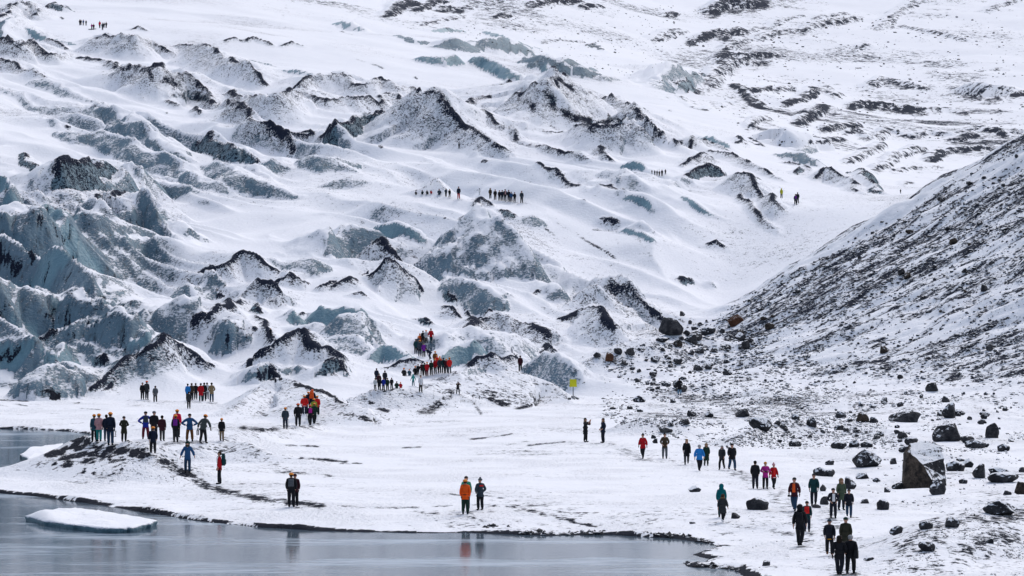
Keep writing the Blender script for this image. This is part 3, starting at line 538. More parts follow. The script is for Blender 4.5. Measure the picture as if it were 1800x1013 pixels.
 ('L', [(1160,745),(1300,738),(1500,700),(1600,720),(1730,835)], [20,72,112,112,15], 'p'), ('L', [(880,630),(950,660),(1000,740),(1060,842),(1125,905)], [15,60,70,60,10], 'c'), ('L', [(1270,465),(1340,445),(1410,462)], 22, 'd'), ('L', [(1430,445),(1470,435),(1505,455)], 16, 'd'),
 ('L', [(1540,320),(1600,290),(1700,270),(1788,250)], 80, 'd'),
 ('M', [(835,410),(900,300),(970,240),(1060,170),(1180,110),(1260,60),(1340,8),(1400,38),(1480,100),(1600,150),(1700,190),(1760,250),(1800,335)], [40,130,200,260,300,330,345,320,270,220,180,140,70], 'c', .9),
 ('M', [(838,420),(930,408),(1010,352),(1100,350),(1200,390),(1290,368),(1380,353),(1460,390),(1560,400),(1690,388),(1720,480)], [150,165,195,185,120,85,95,85,85,90,15], 'i', .35), ('M', [(900,445),(960,420),(1050,410),(1130,450),(1185,530)], [95,125,135,95,15], 'k', .35),  # second ridge: the cave's shade, put into the colour as dirty ice
 ('M', [(1690,510),(1750,470),(1800,480)], 40, 'k'), ('M', [(1390,40),(1420,28),(1500,90),(1610,150)], [8,28,28,8], 'd'),
 ('M', [(250,215),(300,240),(360,215)], 20, 'c'), ('M', [(370,305),(450,280),(540,250)], 14, 'c'),
 # low gravel mounds in front of the glacier
 ('P', [(408,724),(427,702),(445,684),(465,675),(490,671),(520,674),(545,681),(570,691),(605,708),(650,722),(700,738)], [8,24,34,40,44,44,44,42,36,26,8], 'g', 3.2, 2.0),
 ('P', [(590,706),(640,688),(690,686),(735,682),(765,672),(800,668),(835,664),(880,656),(930,662),(975,682),(1010,702)], [10,28,30,34,40,44,48,54,48,28,8], 'g', 3.0, 1.5),
 ('P', [(650,690),(700,683),(750,690)], 14, 'g'),
 ('P', [(1020,640),(1060,618),(1120,600),(1180,588),(1240,600)], [10,30,40,40,20], 'g', 2.5), ('P', [(1080,752),(1110,740),(1150,736),(1200,742),(1250,752)], [6,22,28,22,8], 'g'),
 ('P', [(1285,782),(1310,766),(1340,750),(1390,742),(1430,748),(1460,760)], [6,20,28,30,22,8], 'g', 2.0), ('P', [(1490,760),(1560,752),(1620,770),(1660,800)], [8,20,20,8], 'g'),
 ('P', [(1560,985),(1600,952),(1650,920),(1720,902),(1800,896),(1980,890)], [10,32,44,50,52,52], 's', 5.0, 4.0),
 ('P', [(1180,690),(1240,680),(1320,660),(1380,650)], 14, 'g'), ('P', [(1240,700),(1330,690),(1420,680)], 12, 'g'),
 # the mound on the spit where a tour group stands
 ('P', [(70,818),(92,786),(112,771),(150,774),(200,782),(260,789),(305,797),(335,812),(372,828)], [6,42,60,62,58,56,46,26,8], 'g', 3.2, 2.2),
 ('P', [(270,800),(330,786),(380,776),(430,778),(470,792),(540,806)], [10,26,32,30,22,8], 'g', 3.0, 2.2),
 ('P', [(350,790),(400,770),(445,758),(490,750),(560,748)], [6,18,22,18,8], 'g', 3.0),
]
for r_ in RG:
    ridge(*r_)

# joints and steps in the ice
JO = np.clip(ICE * 1.3, 0, 1) * np.clip(HH / 1.2, 0, 1) * (.15 + .55 * (1 - sstep(U2, 200, 320)) * sstep(Z0, .5, 2) * (1 - sstep(D2, 430, 470)))
HH -= JO * (.55 * np.exp(-(CE / .07) ** 2) + .8 * np.exp(-(BE / .05) ** 2)) * np.clip(D2 / 400, .5, 1.4)
HH += JO * (.25 * (CV - .5) + .7 * (BV - .5))
GRIT = np.maximum(GRIT, JO * np.where(BE < .035, 1.0 * (CV > .35), 0))
HH *= 1 + .22 * fbm(X2 / 3.1, Y2 / 3.1, 41, 3)
ZT = Z0 + HH
rough = np.clip(ICE * .5 + GRIT * .9, 0, 1)
ZT += rough * (.26 * fbm(X2 / 1.6, Y2 / 1.6, 51, 4, .6)) * np.clip(D2 / 400, .3, 1.6)

# moraine slope: a bank of rubble with gullies down its fall line
MOR = sstep(U2, 1180, 1300) * (1 - sstep(D2, 424, 440)) * sstep(Z0, .6, 3.0)
fall = X2 * math.cos(R(32)) + Z0 * math.sin(R(32))
ZT += MOR * (1.5 * fbm(fall / 16, D2 / 4.2, 61, 4, .55) + .4 * fbm(fall / 2.6, D2 / 1.6, 63, 3))
mg = .46 + .50 * fbm(fall / 24, D2 / 5.5, 65, 3) + .40 * fbm(fall / 5, D2 / 1.8, 68, 4, .7)
top_ = np.interp(GU, [1180, 1250, 1550, 1800, 2035], [570, 553, 375, 236, 100])[None, :]
rr_ = (vrow(ZT, D2) - top_) / (702 - top_) + .10 * fbm(fall / 14, D2 / 9, 77, 3)
mg = mg + .12 * np.exp(-((rr_ - .30) / .13) ** 2) + .14 * np.exp(-((rr_ - .92) / .14) ** 2) - .22 * np.exp(-(rr_ / .10) ** 2) - .17 * np.exp(-((rr_ - .60) / .14) ** 2) + .03
GRIT = np.where(MOR > .3, np.maximum(GRIT, np.clip(mg - .02, .10, .52) * MOR), GRIT)
STREAK = np.where(MOR > .3, 1, STREAK)
FOOT = sstep(U2, 1040, 1180) * (1 - MOR) * sstep(D2, 235, 300) * (1 - sstep(D2, 405, 430))
GRIT = np.maximum(GRIT, FOOT * np.clip(.30 + .62 * fbm(X2 / 9, D2 / 12, 66, 4, .6), 0, .62))
ZT += FOOT * (.55 * fbm(X2 / 5, D2 / 11, 67, 4) + .25)
ZT += sstep(U2, 1250, 1450) * (1 - sstep(D2, 235, 300)) * sstep(D2, 125, 180) * .35 * fbm(X2 / 4, D2 / 9, 69, 3)
MNT = sstep(D2, 600, 720) * sstep(U2 + 60 * fbm(X2 / 20, D2 / 30, 79, 3), 1070, 1260) + sstep(D2, 980, 1080) * (1 - sstep(U2, 1070, 1260))
GRIT = np.maximum(GRIT, np.clip(MNT, 0, 1) * np.clip(.22 + .62 * fbm(X2 / 30, D2 / 60, 71, 4), 0, .46))
GRIT = np.maximum(GRIT, np.clip(MNT, 0, 1) * sstep(U2, 1230, 1350) * np.clip(.16 + .26 * np.exp(-((vrow(ZT, D2) - 222) / 62) ** 2) + .62 * fbm(X2 / 20, D2 / 22, 72, 4), 0, .62) * sstep(fbm(X2 / 34, D2 / 40, 74, 3), -.12, .22))
STREAK = np.where(MNT > .5, np.maximum(STREAK, .7), STREAK)
GRIT = np.maximum(GRIT, np.clip((1 - far) * (.13 + .42 * fbm(X2 / 7, D2 / 9, 73, 4)), 0, .36))
gl = far * (1 - np.clip(MNT, 0, 1)) * (1 - MOR)
GRIT = np.maximum(GRIT, gl * np.clip(.12 + .36 * fbm(X2 / 18, D2 / 24, 75, 4), 0, .34))
# ---------------------------------------------------------------- lake basin and shoreline
def on_water(u, v):
    d = (HC - WATER) * FPX / (v - CY)
    return ((u - CX) / FPX * d, d)

LAKE = [(-330,858),(-80,862),(0,868),(60,873),(150,885),(250,901),(350,917),(450,927),(550,933),(650,936),(757,938),(820,937),(905,940),(960,942),(1010,941),(1080,941),(1130,944),(1180,947),(1210,951),(1252,957),(1262,962),
        (1215,976),(1250,983),(1230,990),(1195,988),(1205,996),(1250,1001),(1290,1003),(1310,1010),(1330,1030),(1335,1100),(1300,1300),(1300,1560),(-500,1560)]
POND = [(-330,753),(0,754),(60,755),(110,758),(160,764),(165,772),(130,777),(100,784),(88,796),(60,806),(35,814),(15,824),(-60,834),(-330,838)]
def poly_sd(px, pts):
    P = np.array([on_water(*p) for p in pts])
    x, y = px
    d = np.full(x.shape, 1e9); ins = np.zeros(x.shape, bool)
    for (x0, y0), (x1, y1) in zip(P, np.roll(P, -1, 0)):
        ex, ey = x1 - x0, y1 - y0
        t = np.clip(((x - x0) * ex + (y - y0) * ey) / (ex * ex + ey * ey + 1e-9), 0, 1)
        d = np.minimum(d, np.hypot(x - x0 - t * ex, y - y0 - t * ey))
        c = ((y0 > y) != (y1 > y)) & (x < (x1 - x0) * (y - y0) / (y1 - y0 + 1e-12) + x0)
        ins ^= c
    return np.where(ins, -d, d)
nr = int(np.searchsorted(GD, 290))
wob = .35 * fbm(X2[:nr] / 2.2, Y2[:nr] / 1.6, 81, 3)
SD = np.full_like(ZT, 99.0)
SD[:nr] = np.minimum(poly_sd((X2[:nr], Y2[:nr]), LAKE), poly_sd((X2[:nr], Y2[:nr]), POND)) + wob
bank = .13 + .20 * fbm(X2 / 2.6, Y2 / 4.0, 83, 3)
edge = WATER + np.where(SD < 0, np.maximum(SD * 1.2, -1.6), bank * sstep(SD, 0, .42))
blend = sstep(SD, .4, 9.0)
ZT = np.where(SD < .4, edge, np.minimum(edge + (ZT - edge) * blend, np.maximum(ZT, edge)))
GRIT = np.where(SD < .7, np.where(SD < .42 + .3 * vnoise(X2 / 1.1, Y2 / 2.0, 85), 1.0, .40), GRIT)
GRIT = np.where((SD < .7) & (SD > .10) & (fbm(X2 / 2.2, Y2 / 3, 87, 3) > .16), .30, GRIT)
ICE = np.where(SD < .5, 0, ICE)
STREAK = np.where(SD < .5, 0, STREAK)

VT = vrow(ZT, D2)
# broken ice fall at the lake front: steep ground there is bare, frosted ice
gx = np.gradient(ZT, axis=1) / np.gradient(X2, axis=1); gy = np.gradient(ZT, axis=0) / np.gradient(D2, axis=0)
SLP = np.hypot(gx, gy)
fallz = (1 - sstep(U2, 240, 400)) * sstep(VT, 330, 380) * sstep(D2, 318, 330) * (1 - sstep(D2, 440, 470))
ICE = np.maximum(ICE, fallz * np.clip(.26 + .50 * sstep(SLP, .22, .8), 0, .76))
mid = far * (1 - MOR) * (1 - sstep(D2, 560, 640))
ICE = np.maximum(ICE, mid * .64 * sstep(SLP, .5, 1.15) * (1 - GRIT))

# ---------------------------------------------------------------- grit, tracks and dark bands on the snow, painted shade of hollows and feet
RAG = np.clip(.93 + .85 * fbm(U2 / 17, VT / 7, 121, 4, .6), .05, 1.25)
def stroke(pts, w, amt, wv=None, tile='P', ice=None, jit=.0):
    """strew grit or painted shade along a line on the visible surface; w, wv: half width across / along the photo's rows"""
    ox, oy, s = TILES[tile]
    P = [(ox + x / s, oy + y / s) for x, y in pts]
    w = w / s; wv = (wv / s) if wv else w * .55
    S = []
    for a, b in zip(P[:-1], P[1:]):
        n = max(1, int(math.hypot(b[0] - a[0], b[1] - a[1]) / (.6 * min(w, wv) + .8)))
        S += [(a[0] + (b[0] - a[0]) * k / n, a[1] + (b[1] - a[1]) * k / n) for k in range(n)]
    S.append(P[-1])
    for u, v in S:
        d = ray(VT, u, v)
        tol = 6 + d * .02
        r0, r1 = np.searchsorted(GD, d - tol), np.searchsorted(GD, d + tol)
        c0, c1 = np.searchsorted(GU, u - 2 * w), np.searchsorted(GU, u + 2 * w)
        if r1 <= r0 or c1 <= c0: continue
        q = ((U2[r0:r1, c0:c1] - u) / w) ** 2 + ((VT[r0:r1, c0:c1] - v) / wv) ** 2 if False else ((U2[r0:r1, c0:c1] - u) / w) ** 2 + ((VT[r0:r1, c0:c1] - v) / wv) ** 2
        k = np.exp(-q) * RAG[r0:r1, c0:c1]
        if ice is None:
            GRIT[r0:r1, c0:c1] = np.maximum(GRIT[r0:r1, c0:c1], amt * k)
        else:
            ICE[r0:r1, c0:c1] = np.maximum(ICE[r0:r1, c0:c1], ice * k)
            GRIT[r0:r1, c0:c1] = np.maximum(GRIT[r0:r1, c0:c1], amt * k)
ST = [
 ([(1590,960),(1640,930),(1700,912),(1790,905)], 60, .50, 22), ([(1620,1000),(1700,965),(1790,950)], 90, .46, 26),
 # trampled, dirtied snow where people walk, also painted contact shade at their feet
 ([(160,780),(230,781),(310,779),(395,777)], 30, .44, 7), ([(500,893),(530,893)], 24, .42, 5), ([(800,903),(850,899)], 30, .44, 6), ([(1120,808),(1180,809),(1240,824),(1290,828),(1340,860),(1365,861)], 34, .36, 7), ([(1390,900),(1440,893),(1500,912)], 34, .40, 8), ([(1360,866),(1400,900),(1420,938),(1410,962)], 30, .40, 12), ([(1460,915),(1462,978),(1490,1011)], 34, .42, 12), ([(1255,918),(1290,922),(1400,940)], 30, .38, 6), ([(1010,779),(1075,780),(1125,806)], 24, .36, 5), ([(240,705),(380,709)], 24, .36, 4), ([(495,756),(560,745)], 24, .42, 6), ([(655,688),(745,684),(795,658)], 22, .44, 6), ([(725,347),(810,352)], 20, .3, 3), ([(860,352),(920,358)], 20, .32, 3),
 # spit: bands in the mound, the trodden path, gravel swash lines
 ([(85,798),(100,782),(118,772),(150,775)], 8, 1.5), ([(92,798),(120,786),(160,787),(200,792),(238,795)], 7, 1.5), ([(85,802),(108,800)], 8, .9), ([(110,806),(150,797),(190,803)], 8, 1.3), ([(95,815),(150,812),(215,812)], 10, .75), ([(250,803),(300,818),(340,836)], 8, .8),
 ([(135,828),(180,833)], 4, .75), ([(200,838),(235,836)], 4, .7), ([(215,826),(245,822),(290,818)], 5, .6), ([(100,845),(180,852)], 3, .5), ([(60,815),(110,812),(170,818)], 14, .42), ([(120,830),(220,842)], 16, .34),
 ([(150,778),(210,785),(250,792),(275,802)], 7, .6), ([(275,800),(300,815),(330,835),(365,855),(400,866),(440,873),(500,884),(560,888)], 16, .74, 7), ([(250,800),(300,830),(340,850)], 14, .42, 9), ([(320,790),(370,790),(430,795),(480,815)], 16, .4, 7),
 ([(480,829),(560,833),(600,843)], 10, .5, 4), ([(440,829),(500,830)], 12, .5, 2), ([(430,752),(465,756),(500,753)], 12, .72, 5), ([(480,765),(560,745)], 20, .3, 6),
 ([(505,783),(540,784),(558,785)], 6, .7, 2), ([(530,806),(570,808),(605,812)], 10, .85, 3), ([(710,787),(740,786)], 5, .8, 2), ([(600,815),(630,815)], 8, .7, 2), ([(600,890),(680,893),(760,891),(800,888)], 14, .5, 2.5), ([(735,900),(800,905),(860,900)], 14, .5, 4),
 ([(840,888),(900,892),(950,902),(1000,914),(1045,925)], 14, .62, 4), ([(820,908),(870,925),(920,910)], 20, .36, 6), ([(830,772),(870,768),(900,763)], 7, .6, 2), ([(890,782),(930,776)], 6, .45, 2), ([(930,783),(960,780),(990,777)], 7, .6, 2), ([(800,812),(850,808),(950,800)], 16, .3, 4),
 ([(985,900),(1010,902),(1050,901)], 8, .7, 2), ([(590,905),(640,908)], 14, .3, 4), ([(1100,930),(1200,925),(1350,920)], 20, .3, 5), ([(1250,945),(1330,925),(1430,915),(1550,905)], 14, .35, 4), ([(1180,880),(1300,890)], 20, .22, 4),
 ([(1100,840),(1180,838)], 14, .22, 3), ([(1300,960),(1400,985),(1480,1005)], 60, .2, 16), ([(790,868),(835,877)], 8, .5, 2), ([(855,872),(885,876)], 6, .6, 2), ([(600,866),(700,870)], 8, .2, 2),
 # mounds below the glacier
 ([(520,676),(545,682),(578,692),(600,706)], 6, .95, 4), ([(455,725),(470,730)], 8, .8, 3), ([(420,740),(470,730)], 20, .35, 8), ([(480,690),(520,700)], 30, .3, 12), 
 ([(640,700),(660,715),(680,722)], 6, .85, 4), ([(600,728),(630,730),(655,742)], 8, .85, 3), ([(756,722),(772,708),(786,696),(792,688)], 16, .56, 9), ([(735,727),(760,716)], 16, .5, 5), ([(700,690),(760,700)], 30, .42, 10), ([(835,698),(860,700),(890,712)], 9, .85, 4), ([(830,705),(845,726)], 4, .6, 4), ([(910,718),(940,712)], 8, .7, 3),
 ([(850,690),(930,700),(980,697)], 30, .45, 8), ([(660,680),(720,690)], 20, .3, 8), ([(735,715),(780,722)], 24, .2, 6),
 # dirt lines high on the glacier
 ([(1060,180),(1090,200),(1122,220)], 8, .7, 6, 'E'), ([(1235,218),(1280,245),(1320,270),(1390,310),(1450,350)], 9, .75, 7, 'E'), ([(1130,155),(1180,185)], 14, .4, 8, 'E'), ([(1320,190),(1440,200)], 16, .5, 6, 'E'), ([(1600,510),(1700,540)], 40, .28, 14, 'E'), ([(1460,450),(1520,470)], 20, .25, 10, 'E'),
 ([(1560,240),(1580,275),(1605,305),(1640,345)], 9, .42, 8, 'E'), ([(1440,235),(1465,290)], 9, .3, 8, 'E'), ([(530,130),(545,128)], 12, .8, 6, 'E'), ([(95,150),(115,155)], 12, .7, 6, 'E'), ([(860,205),(880,212)], 12, .7, 6, 'E'),
 ([(200,765),(210,770)], 10, .8, 8, 'B'), ([(160,335),(190,345),(215,358)], 10, .6, 5, 'B'), ([(385,405),(395,412)], 6, .8, 5, 'B'), ([(80,310),(120,325)], 10, .35, 4, 'B'), ([(0,165),(60,185)], 12, .5, 4, 'B'), ([(655,492),(665,495)], 8, .6, 4, 'B'),
 ([(1720,580),(1730,583)], 12, .8, 6, 'B'), ([(1660,735),(1710,748)], 14, .8, 6, 'B'), ([(1500,30),(1480,100)], 10, .3, 10, 'A'), ([(470,155),(500,152)], 8, .8, 3, 'A'), ([(320,92),(328,98)], 7, .9, 6, 'A'), ([(870,590),(876,592)], 4, .9, 6, 'A'),
 ([(480,560),(520,600)], 40, .2, 20, 'B'), ([(500,640),(560,760)], 60, .2, 40, 'B'), ([(420,600),(470,700)], 40, .28, 40, 'B'),
 ([(370,335),(420,340)], 10, .6, 5, 'E'), ([(480,360),(500,375)], 8, .5, 5, 'E'), ([(980,510),(1060,515)], 8, .6, 5, 'E'), ([(1050,600),(1070,605)], 8, .6, 6, 'E'),
 # dark ice lenses and black bands on the flanks of the dirt cones
 ([(1085,500),(1115,550),(1175,590),(1250,622),(1330,648),(1420,632),(1480,622)], 40, .80, 26, 'B', .9), ([(1120,560),(1180,600),(1250,630)], 40, .9, 16, 'B', .9), ([(930,525),(985,540),(1005,565)], 22, .95, 18, 'B'), ([(930,500),(1000,500),(1080,522)], 60, .7, 24, 'A', .95), ([(870,420),(920,450)], 40, .8, 20, 'A'),
 ([(440,490),(480,482),(530,510),(580,580),(650,645),(740,715),(820,765)], 14, .95, 12, 'B'), ([(1110,402),(1160,432),(1220,478)], 12, .95, 9, 'B'), ([(1290,655),(1330,690),(1390,670)], 40, .6, 30, 'B'), ([(1560,600),(1610,650),(1660,690)], 30, .8, 30, 'B'),
 ([(20,215),(110,228),(180,225)], 40, .9, 14, 'A'), ([(640,360),(680,352),(720,352)], 24, .95, 12, 'A'), ([(780,370),(790,400),(800,425)], 12, .9, 14, 'A'),
 # hollows under the ice, shade painted as dark grit; also grit streaks nearby
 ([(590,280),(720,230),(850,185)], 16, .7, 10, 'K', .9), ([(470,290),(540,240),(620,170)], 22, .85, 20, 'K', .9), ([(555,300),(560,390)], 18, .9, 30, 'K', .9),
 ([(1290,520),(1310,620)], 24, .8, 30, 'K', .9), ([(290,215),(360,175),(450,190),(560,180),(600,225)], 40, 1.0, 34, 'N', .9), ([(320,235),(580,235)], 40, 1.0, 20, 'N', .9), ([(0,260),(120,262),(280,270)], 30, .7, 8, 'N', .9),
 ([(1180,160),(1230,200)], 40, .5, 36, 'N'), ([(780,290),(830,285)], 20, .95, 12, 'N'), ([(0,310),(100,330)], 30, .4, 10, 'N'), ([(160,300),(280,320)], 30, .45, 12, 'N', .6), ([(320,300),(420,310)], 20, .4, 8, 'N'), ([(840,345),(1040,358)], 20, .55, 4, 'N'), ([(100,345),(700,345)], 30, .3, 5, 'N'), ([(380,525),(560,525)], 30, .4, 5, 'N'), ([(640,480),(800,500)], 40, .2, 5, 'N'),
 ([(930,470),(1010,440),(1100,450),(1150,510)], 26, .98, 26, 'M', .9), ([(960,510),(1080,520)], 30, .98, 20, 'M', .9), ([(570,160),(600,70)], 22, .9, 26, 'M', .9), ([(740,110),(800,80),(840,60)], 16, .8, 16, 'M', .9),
]
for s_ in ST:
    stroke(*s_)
for pts_, h_, k_ in ROCKBANDS:
    stroke(pts_, max(h_ * .95, 3.5), .74 if k_ == 'r' else .56, max(h_ * .50, 2.5))

# ---------------------------------------------------------------- material of everything snow lies on
def land_material(name, grit_col, fs=2.3, tread=0.0):
    m = bpy.data.materials.new(name)
    t = NT(m)
    geo = t.n("ShaderNodeNewGeometry")
    pos = geo.outputs['Position']
    att = t.n("ShaderNodeAttribute", attribute_name="cover")
    sep = t.n("ShaderNodeSeparateColor")
    t.l(att.outputs['Color'], sep.inputs[0])
    ice, grit, clear, streak = sep.outputs[0], sep.outputs[1], sep.outputs[2], att.outputs['Alpha']
    nz = t.n("ShaderNodeSeparateXYZ"); t.l(geo.outputs['Normal'], nz.inputs[0])
    up = nz.outputs[2]
    # grit showing through the snow
    iso = t.math('MULTIPLY_ADD', t.noise(pos, fs, 5.0, .72), .72, t.math('MULTIPLY', t.noise(pos, fs * .22, 4.0, .6), .28))
    smap = t.mapping(t.mapping(pos, rot=(0, R(34), 0)), scale=(.16, .55, 1.15))
    stre = t.math('MULTIPLY_ADD', t.noise(smap, fs * .6, 5.0, .7), .6, t.math('MULTIPLY', t.noise(pos, fs * 1.0, 5.0, .74), .4))
    nse = t.mixf(streak, iso, stre)
    tt = t.math('MULTIPLY_ADD', t.math('SUBTRACT', nse, .5), 3.0, .5)
    th = t.math('SUBTRACT', 1.02, grit)
    gm = t.step(tt, t.math('SUBTRACT', th, .09), t.math('ADD', th, .09))
    # snow sprinkled on the ice faces
    smap2 = t.mapping(pos, loc=(37, 11, 5), scale=(.8, .8, 1.5))
    sn = t.math('MULTIPLY_ADD', t.noise(smap2, 3.6, 4.0, .72), .66, t.math('MULTIPLY', t.noise(pos, .5, 4.0, .6), .34))
    ts = t.math('MULTIPLY_ADD', t.math('SUBTRACT', sn, .5), 2.4, .5)
    eff = t.math('SUBTRACT', ice, t.math('MULTIPLY', t.math('MAXIMUM', t.math('SUBTRACT', up, .55), 0.0), .9))
    the = t.math('SUBTRACT', 1.0, eff)
    im = t.step(ts, t.math('SUBTRACT', the, .10), t.math('ADD', the, .10))
    im = t.math('MULTIPLY', im, t.step(ice, .02, .12))
    # colours
    cvar = t.noise(pos, .22, 4.0, .6)
    vert = t.noise(t.mapping(pos, scale=(1.6, 1.6, .12)), 1.0, 4.0, .6)
    grey = t.mix(cvar, (.085, .145, .198), (.205, .305, .38))
    grey = t.mix(t.step(vert, .5, .75), grey, (.06, .078, .095))
    blue = t.mix(cvar, (.10, .22, .285), (.22, .385, .46))
    icec = t.mix(clear, grey, blue)
    snow = t.mix(t.noise(pos, .4, 3.0, .5), (.81, .83, .885), (.88, .895, .935))
    gcol = t.mix(t.noise(pos, 3.0, 3.0, .6), grit_col, tuple(c * 2.0 for c in grit_col))
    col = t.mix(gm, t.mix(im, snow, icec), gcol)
    bs = t.n("ShaderNodeBsdfPrincipled")
    t.l(col, bs.inputs['Base Color'])
    rough_ = t.mixf(im, .9, t.mixf(clear, .6, .32))
    t.l(t.mixf(gm, rough_, .85), bs.inputs['Roughness'])
    t.l(t.mixf(gm, .3, .04), bs.inputs['Specular IOR Level'])
    h1 = t.noise(pos, 2.2, 5.0, .65)
    hgt = t.math('ADD', t.math('MULTIPLY', h1, t.math('MULTIPLY_ADD', im, .35, .16)), t.math('MULTIPLY', gm, .12))
    if tread:                                                    # trampled snow
        hgt = t.math('ADD', hgt, t.math('MULTIPLY', t.noise(t.mapping(pos, scale=(1, .7, 1)), 4.6, 3.0, .6), t.math('MULTIPLY', t.step(t.noise(pos, .16, 3.0, .5), .40, .62), tread)))
    bp = t.n("ShaderNodeBump")
    bp.inputs['Strength'].default_value = .8
    bp.inputs['Distance'].default_value = .8
    t.l(hgt, bp.inputs['Height'])
    t.l(bp.outputs[0], bs.inputs['Normal'])
    t.out(bs.outputs[0])
    return m

M_GLACIER = land_material("glacier_snow_ice_grit", (.011, .015, .027), 4.0)
M_SHORE = land_material("snow_over_black_gravel", (.012, .014, .021), 2.6, .40)
M_MORAINE = land_material("snow_streaked_rubble", (.020, .023, .034), 1.9)
M_MOUNTAIN = land_material("snow_covered_rock", (.020, .025, .038), .8)

toe = np.interp(GU, [-230, 300, 600, 760, 900, 1050, 1200, 1260, 2035], [324, 324, 316, 322, 332, 332, 336, 330, 285])
REG = np.ones((ND, NU), np.int8)                                 # 0 shore, 1 glacier, 2 moraine, 3 mountain
REG[D2 < toe[None, :]] = 0
REG[(U2 > 1190) & (D2 >= toe[None, :]) & (D2 < 440)] = 2
REG[((U2 > 1290) & (D2 > 600)) | ((U2 > 1150) & (D2 > 680)) | (D2 > 1000)] = 3

def build_land(name, reg, mat, label=None):
    fm = (REG[:-1, :-1] == reg) & (SD[:-1, :-1] > -1.0)
    idx = np.full(ND * NU, -1, np.int64)
    rr, cc = np.nonzero(fm)
    q = np.stack([rr * NU + cc, rr * NU + cc + 1, (rr + 1) * NU + cc + 1, (rr + 1) * NU + cc], 1)
    used = np.unique(q)
    idx[used] = np.arange(len(used))
    q = idx[q]
    co = np.stack([X2.ravel()[used], Y2.ravel()[used], ZT.ravel()[used]], 1).astype(np.float32)
    me = bpy.data.meshes.new(name)
    me.vertices.add(len(co)); me.vertices.foreach_set("co", co.ravel())
    nf = len(q)
    me.loops.add(nf * 4); me.loops.foreach_set("vertex_index", q.ravel().astype(np.int32))
    me.polygons.add(nf)
    me.polygons.foreach_set("loop_start", np.arange(0, nf * 4, 4, dtype=np.int32))
    me.polygons.foreach_set("loop_total", np.full(nf, 4, np.int32))
    me.update(calc_edges=True)
    me.polygons.foreach_set("use_smooth", np.ones(nf, bool))
    at = me.attributes.new("cover", 'FLOAT_COLOR', 'POINT')
    c4 = np.stack([ICE.ravel()[used], GRIT.ravel()[used], CLEAR.ravel()[used], STREAK.ravel()[used]], 1).astype(np.float32)
    at.data.foreach_set("color", c4.ravel())
    me.materials.append(mat)
    o = link(name, me)
    tag(o, kind="structure")
    return o
build_land("snowy_shore_ground", 0, M_SHORE)
build_land("glacier", 1, M_GLACIER)
build_land("moraine_slope", 2, M_MORAINE)
build_land("mountainside", 3, M_MOUNTAIN)

# ---------------------------------------------------------------- lake water with thin slush
def water_material():
    m = bpy.data.materials.new("lake_water_with_slush")
    t = NT(m)
    pos = t.n("ShaderNodeNewGeometry").outputs['Position']
    st = t.noise(t.mapping(pos, scale=(.05, .14, 1), rot=(0, 0, R(5))), 1.0, 6.0, .62)
    st2 = t.noise(t.mapping(pos, scale=(.5, 1.4, 1), loc=(9, 3, 0)), 1.0, 4.0, .6)
    sl = t.step(t.math('MULTIPLY_ADD', st2, .25, st), .60, .80)
    water = t.n("ShaderNodeBsdfPrincipled")
    water.inputs['Base Color'].default_value = (.05, .085, .12, 1)
    water.inputs['Roughness'].default_value = .06
    water.inputs['IOR'].default_value = 1.27
    slush = t.n("ShaderNodeBsdfPrincipled")
    slush.inputs['Base Color'].default_value = (.38, .47, .58, 1)
    slush.inputs['Roughness'].default_value = .30
    slush.inputs['IOR'].default_value = 1.25
    bp = t.n("ShaderNodeBump")
    bp.inputs['Strength'].default_value = .08
    bp.inputs['Distance'].default_value = .05
    t.l(t.noise(t.mapping(pos, scale=(1.2, 5, 1)), 1.0, 3.0, .5), bp.inputs['Height'])
    t.l(bp.outputs[0], water.inputs['Normal'])
    mx = t.n("ShaderNodeMixShader")
    t.l(t.math('MULTIPLY_ADD', sl, .6, .05), mx.inputs[0])
    t.l(water.outputs[0], mx.inputs[1]); t.l(slush.outputs[0], mx.inputs[2])
    t.out(mx.outputs[0])
    return m
M_WATER = water_material()
bm = bmesh.new()
vs = [bm.verts.new(p) for p in ((-90, 60, WATER), (14, 60, WATER), (14, 290, WATER), (-90, 290, WATER))]
bm.faces.new(vs)
me = bpy.data.meshes.new("lake_water"); bm.to_mesh(me); bm.free()
me.materials.append(M_WATER)
tag(link("lake_water", me), kind="structure")
# ---------------------------------------------------------------- surface after the basin was cut: where things stand
def stand(u, v):
    """point on the visible ground under photo pixel (u, v)"""
    d = ray(VT, u, v)
    return ((u - CX) / FPX * d, d, HC + (CY - v) / FPX * d)
def grit_at(u, d):
    c = int(np.clip(round((u - GU[0]) / 2.8), 0, NU - 1)); r = int(np.clip(np.searchsorted(GD, d), 0, ND - 1))
    return GRIT[r, c], ICE[r, c], SD[r, c]

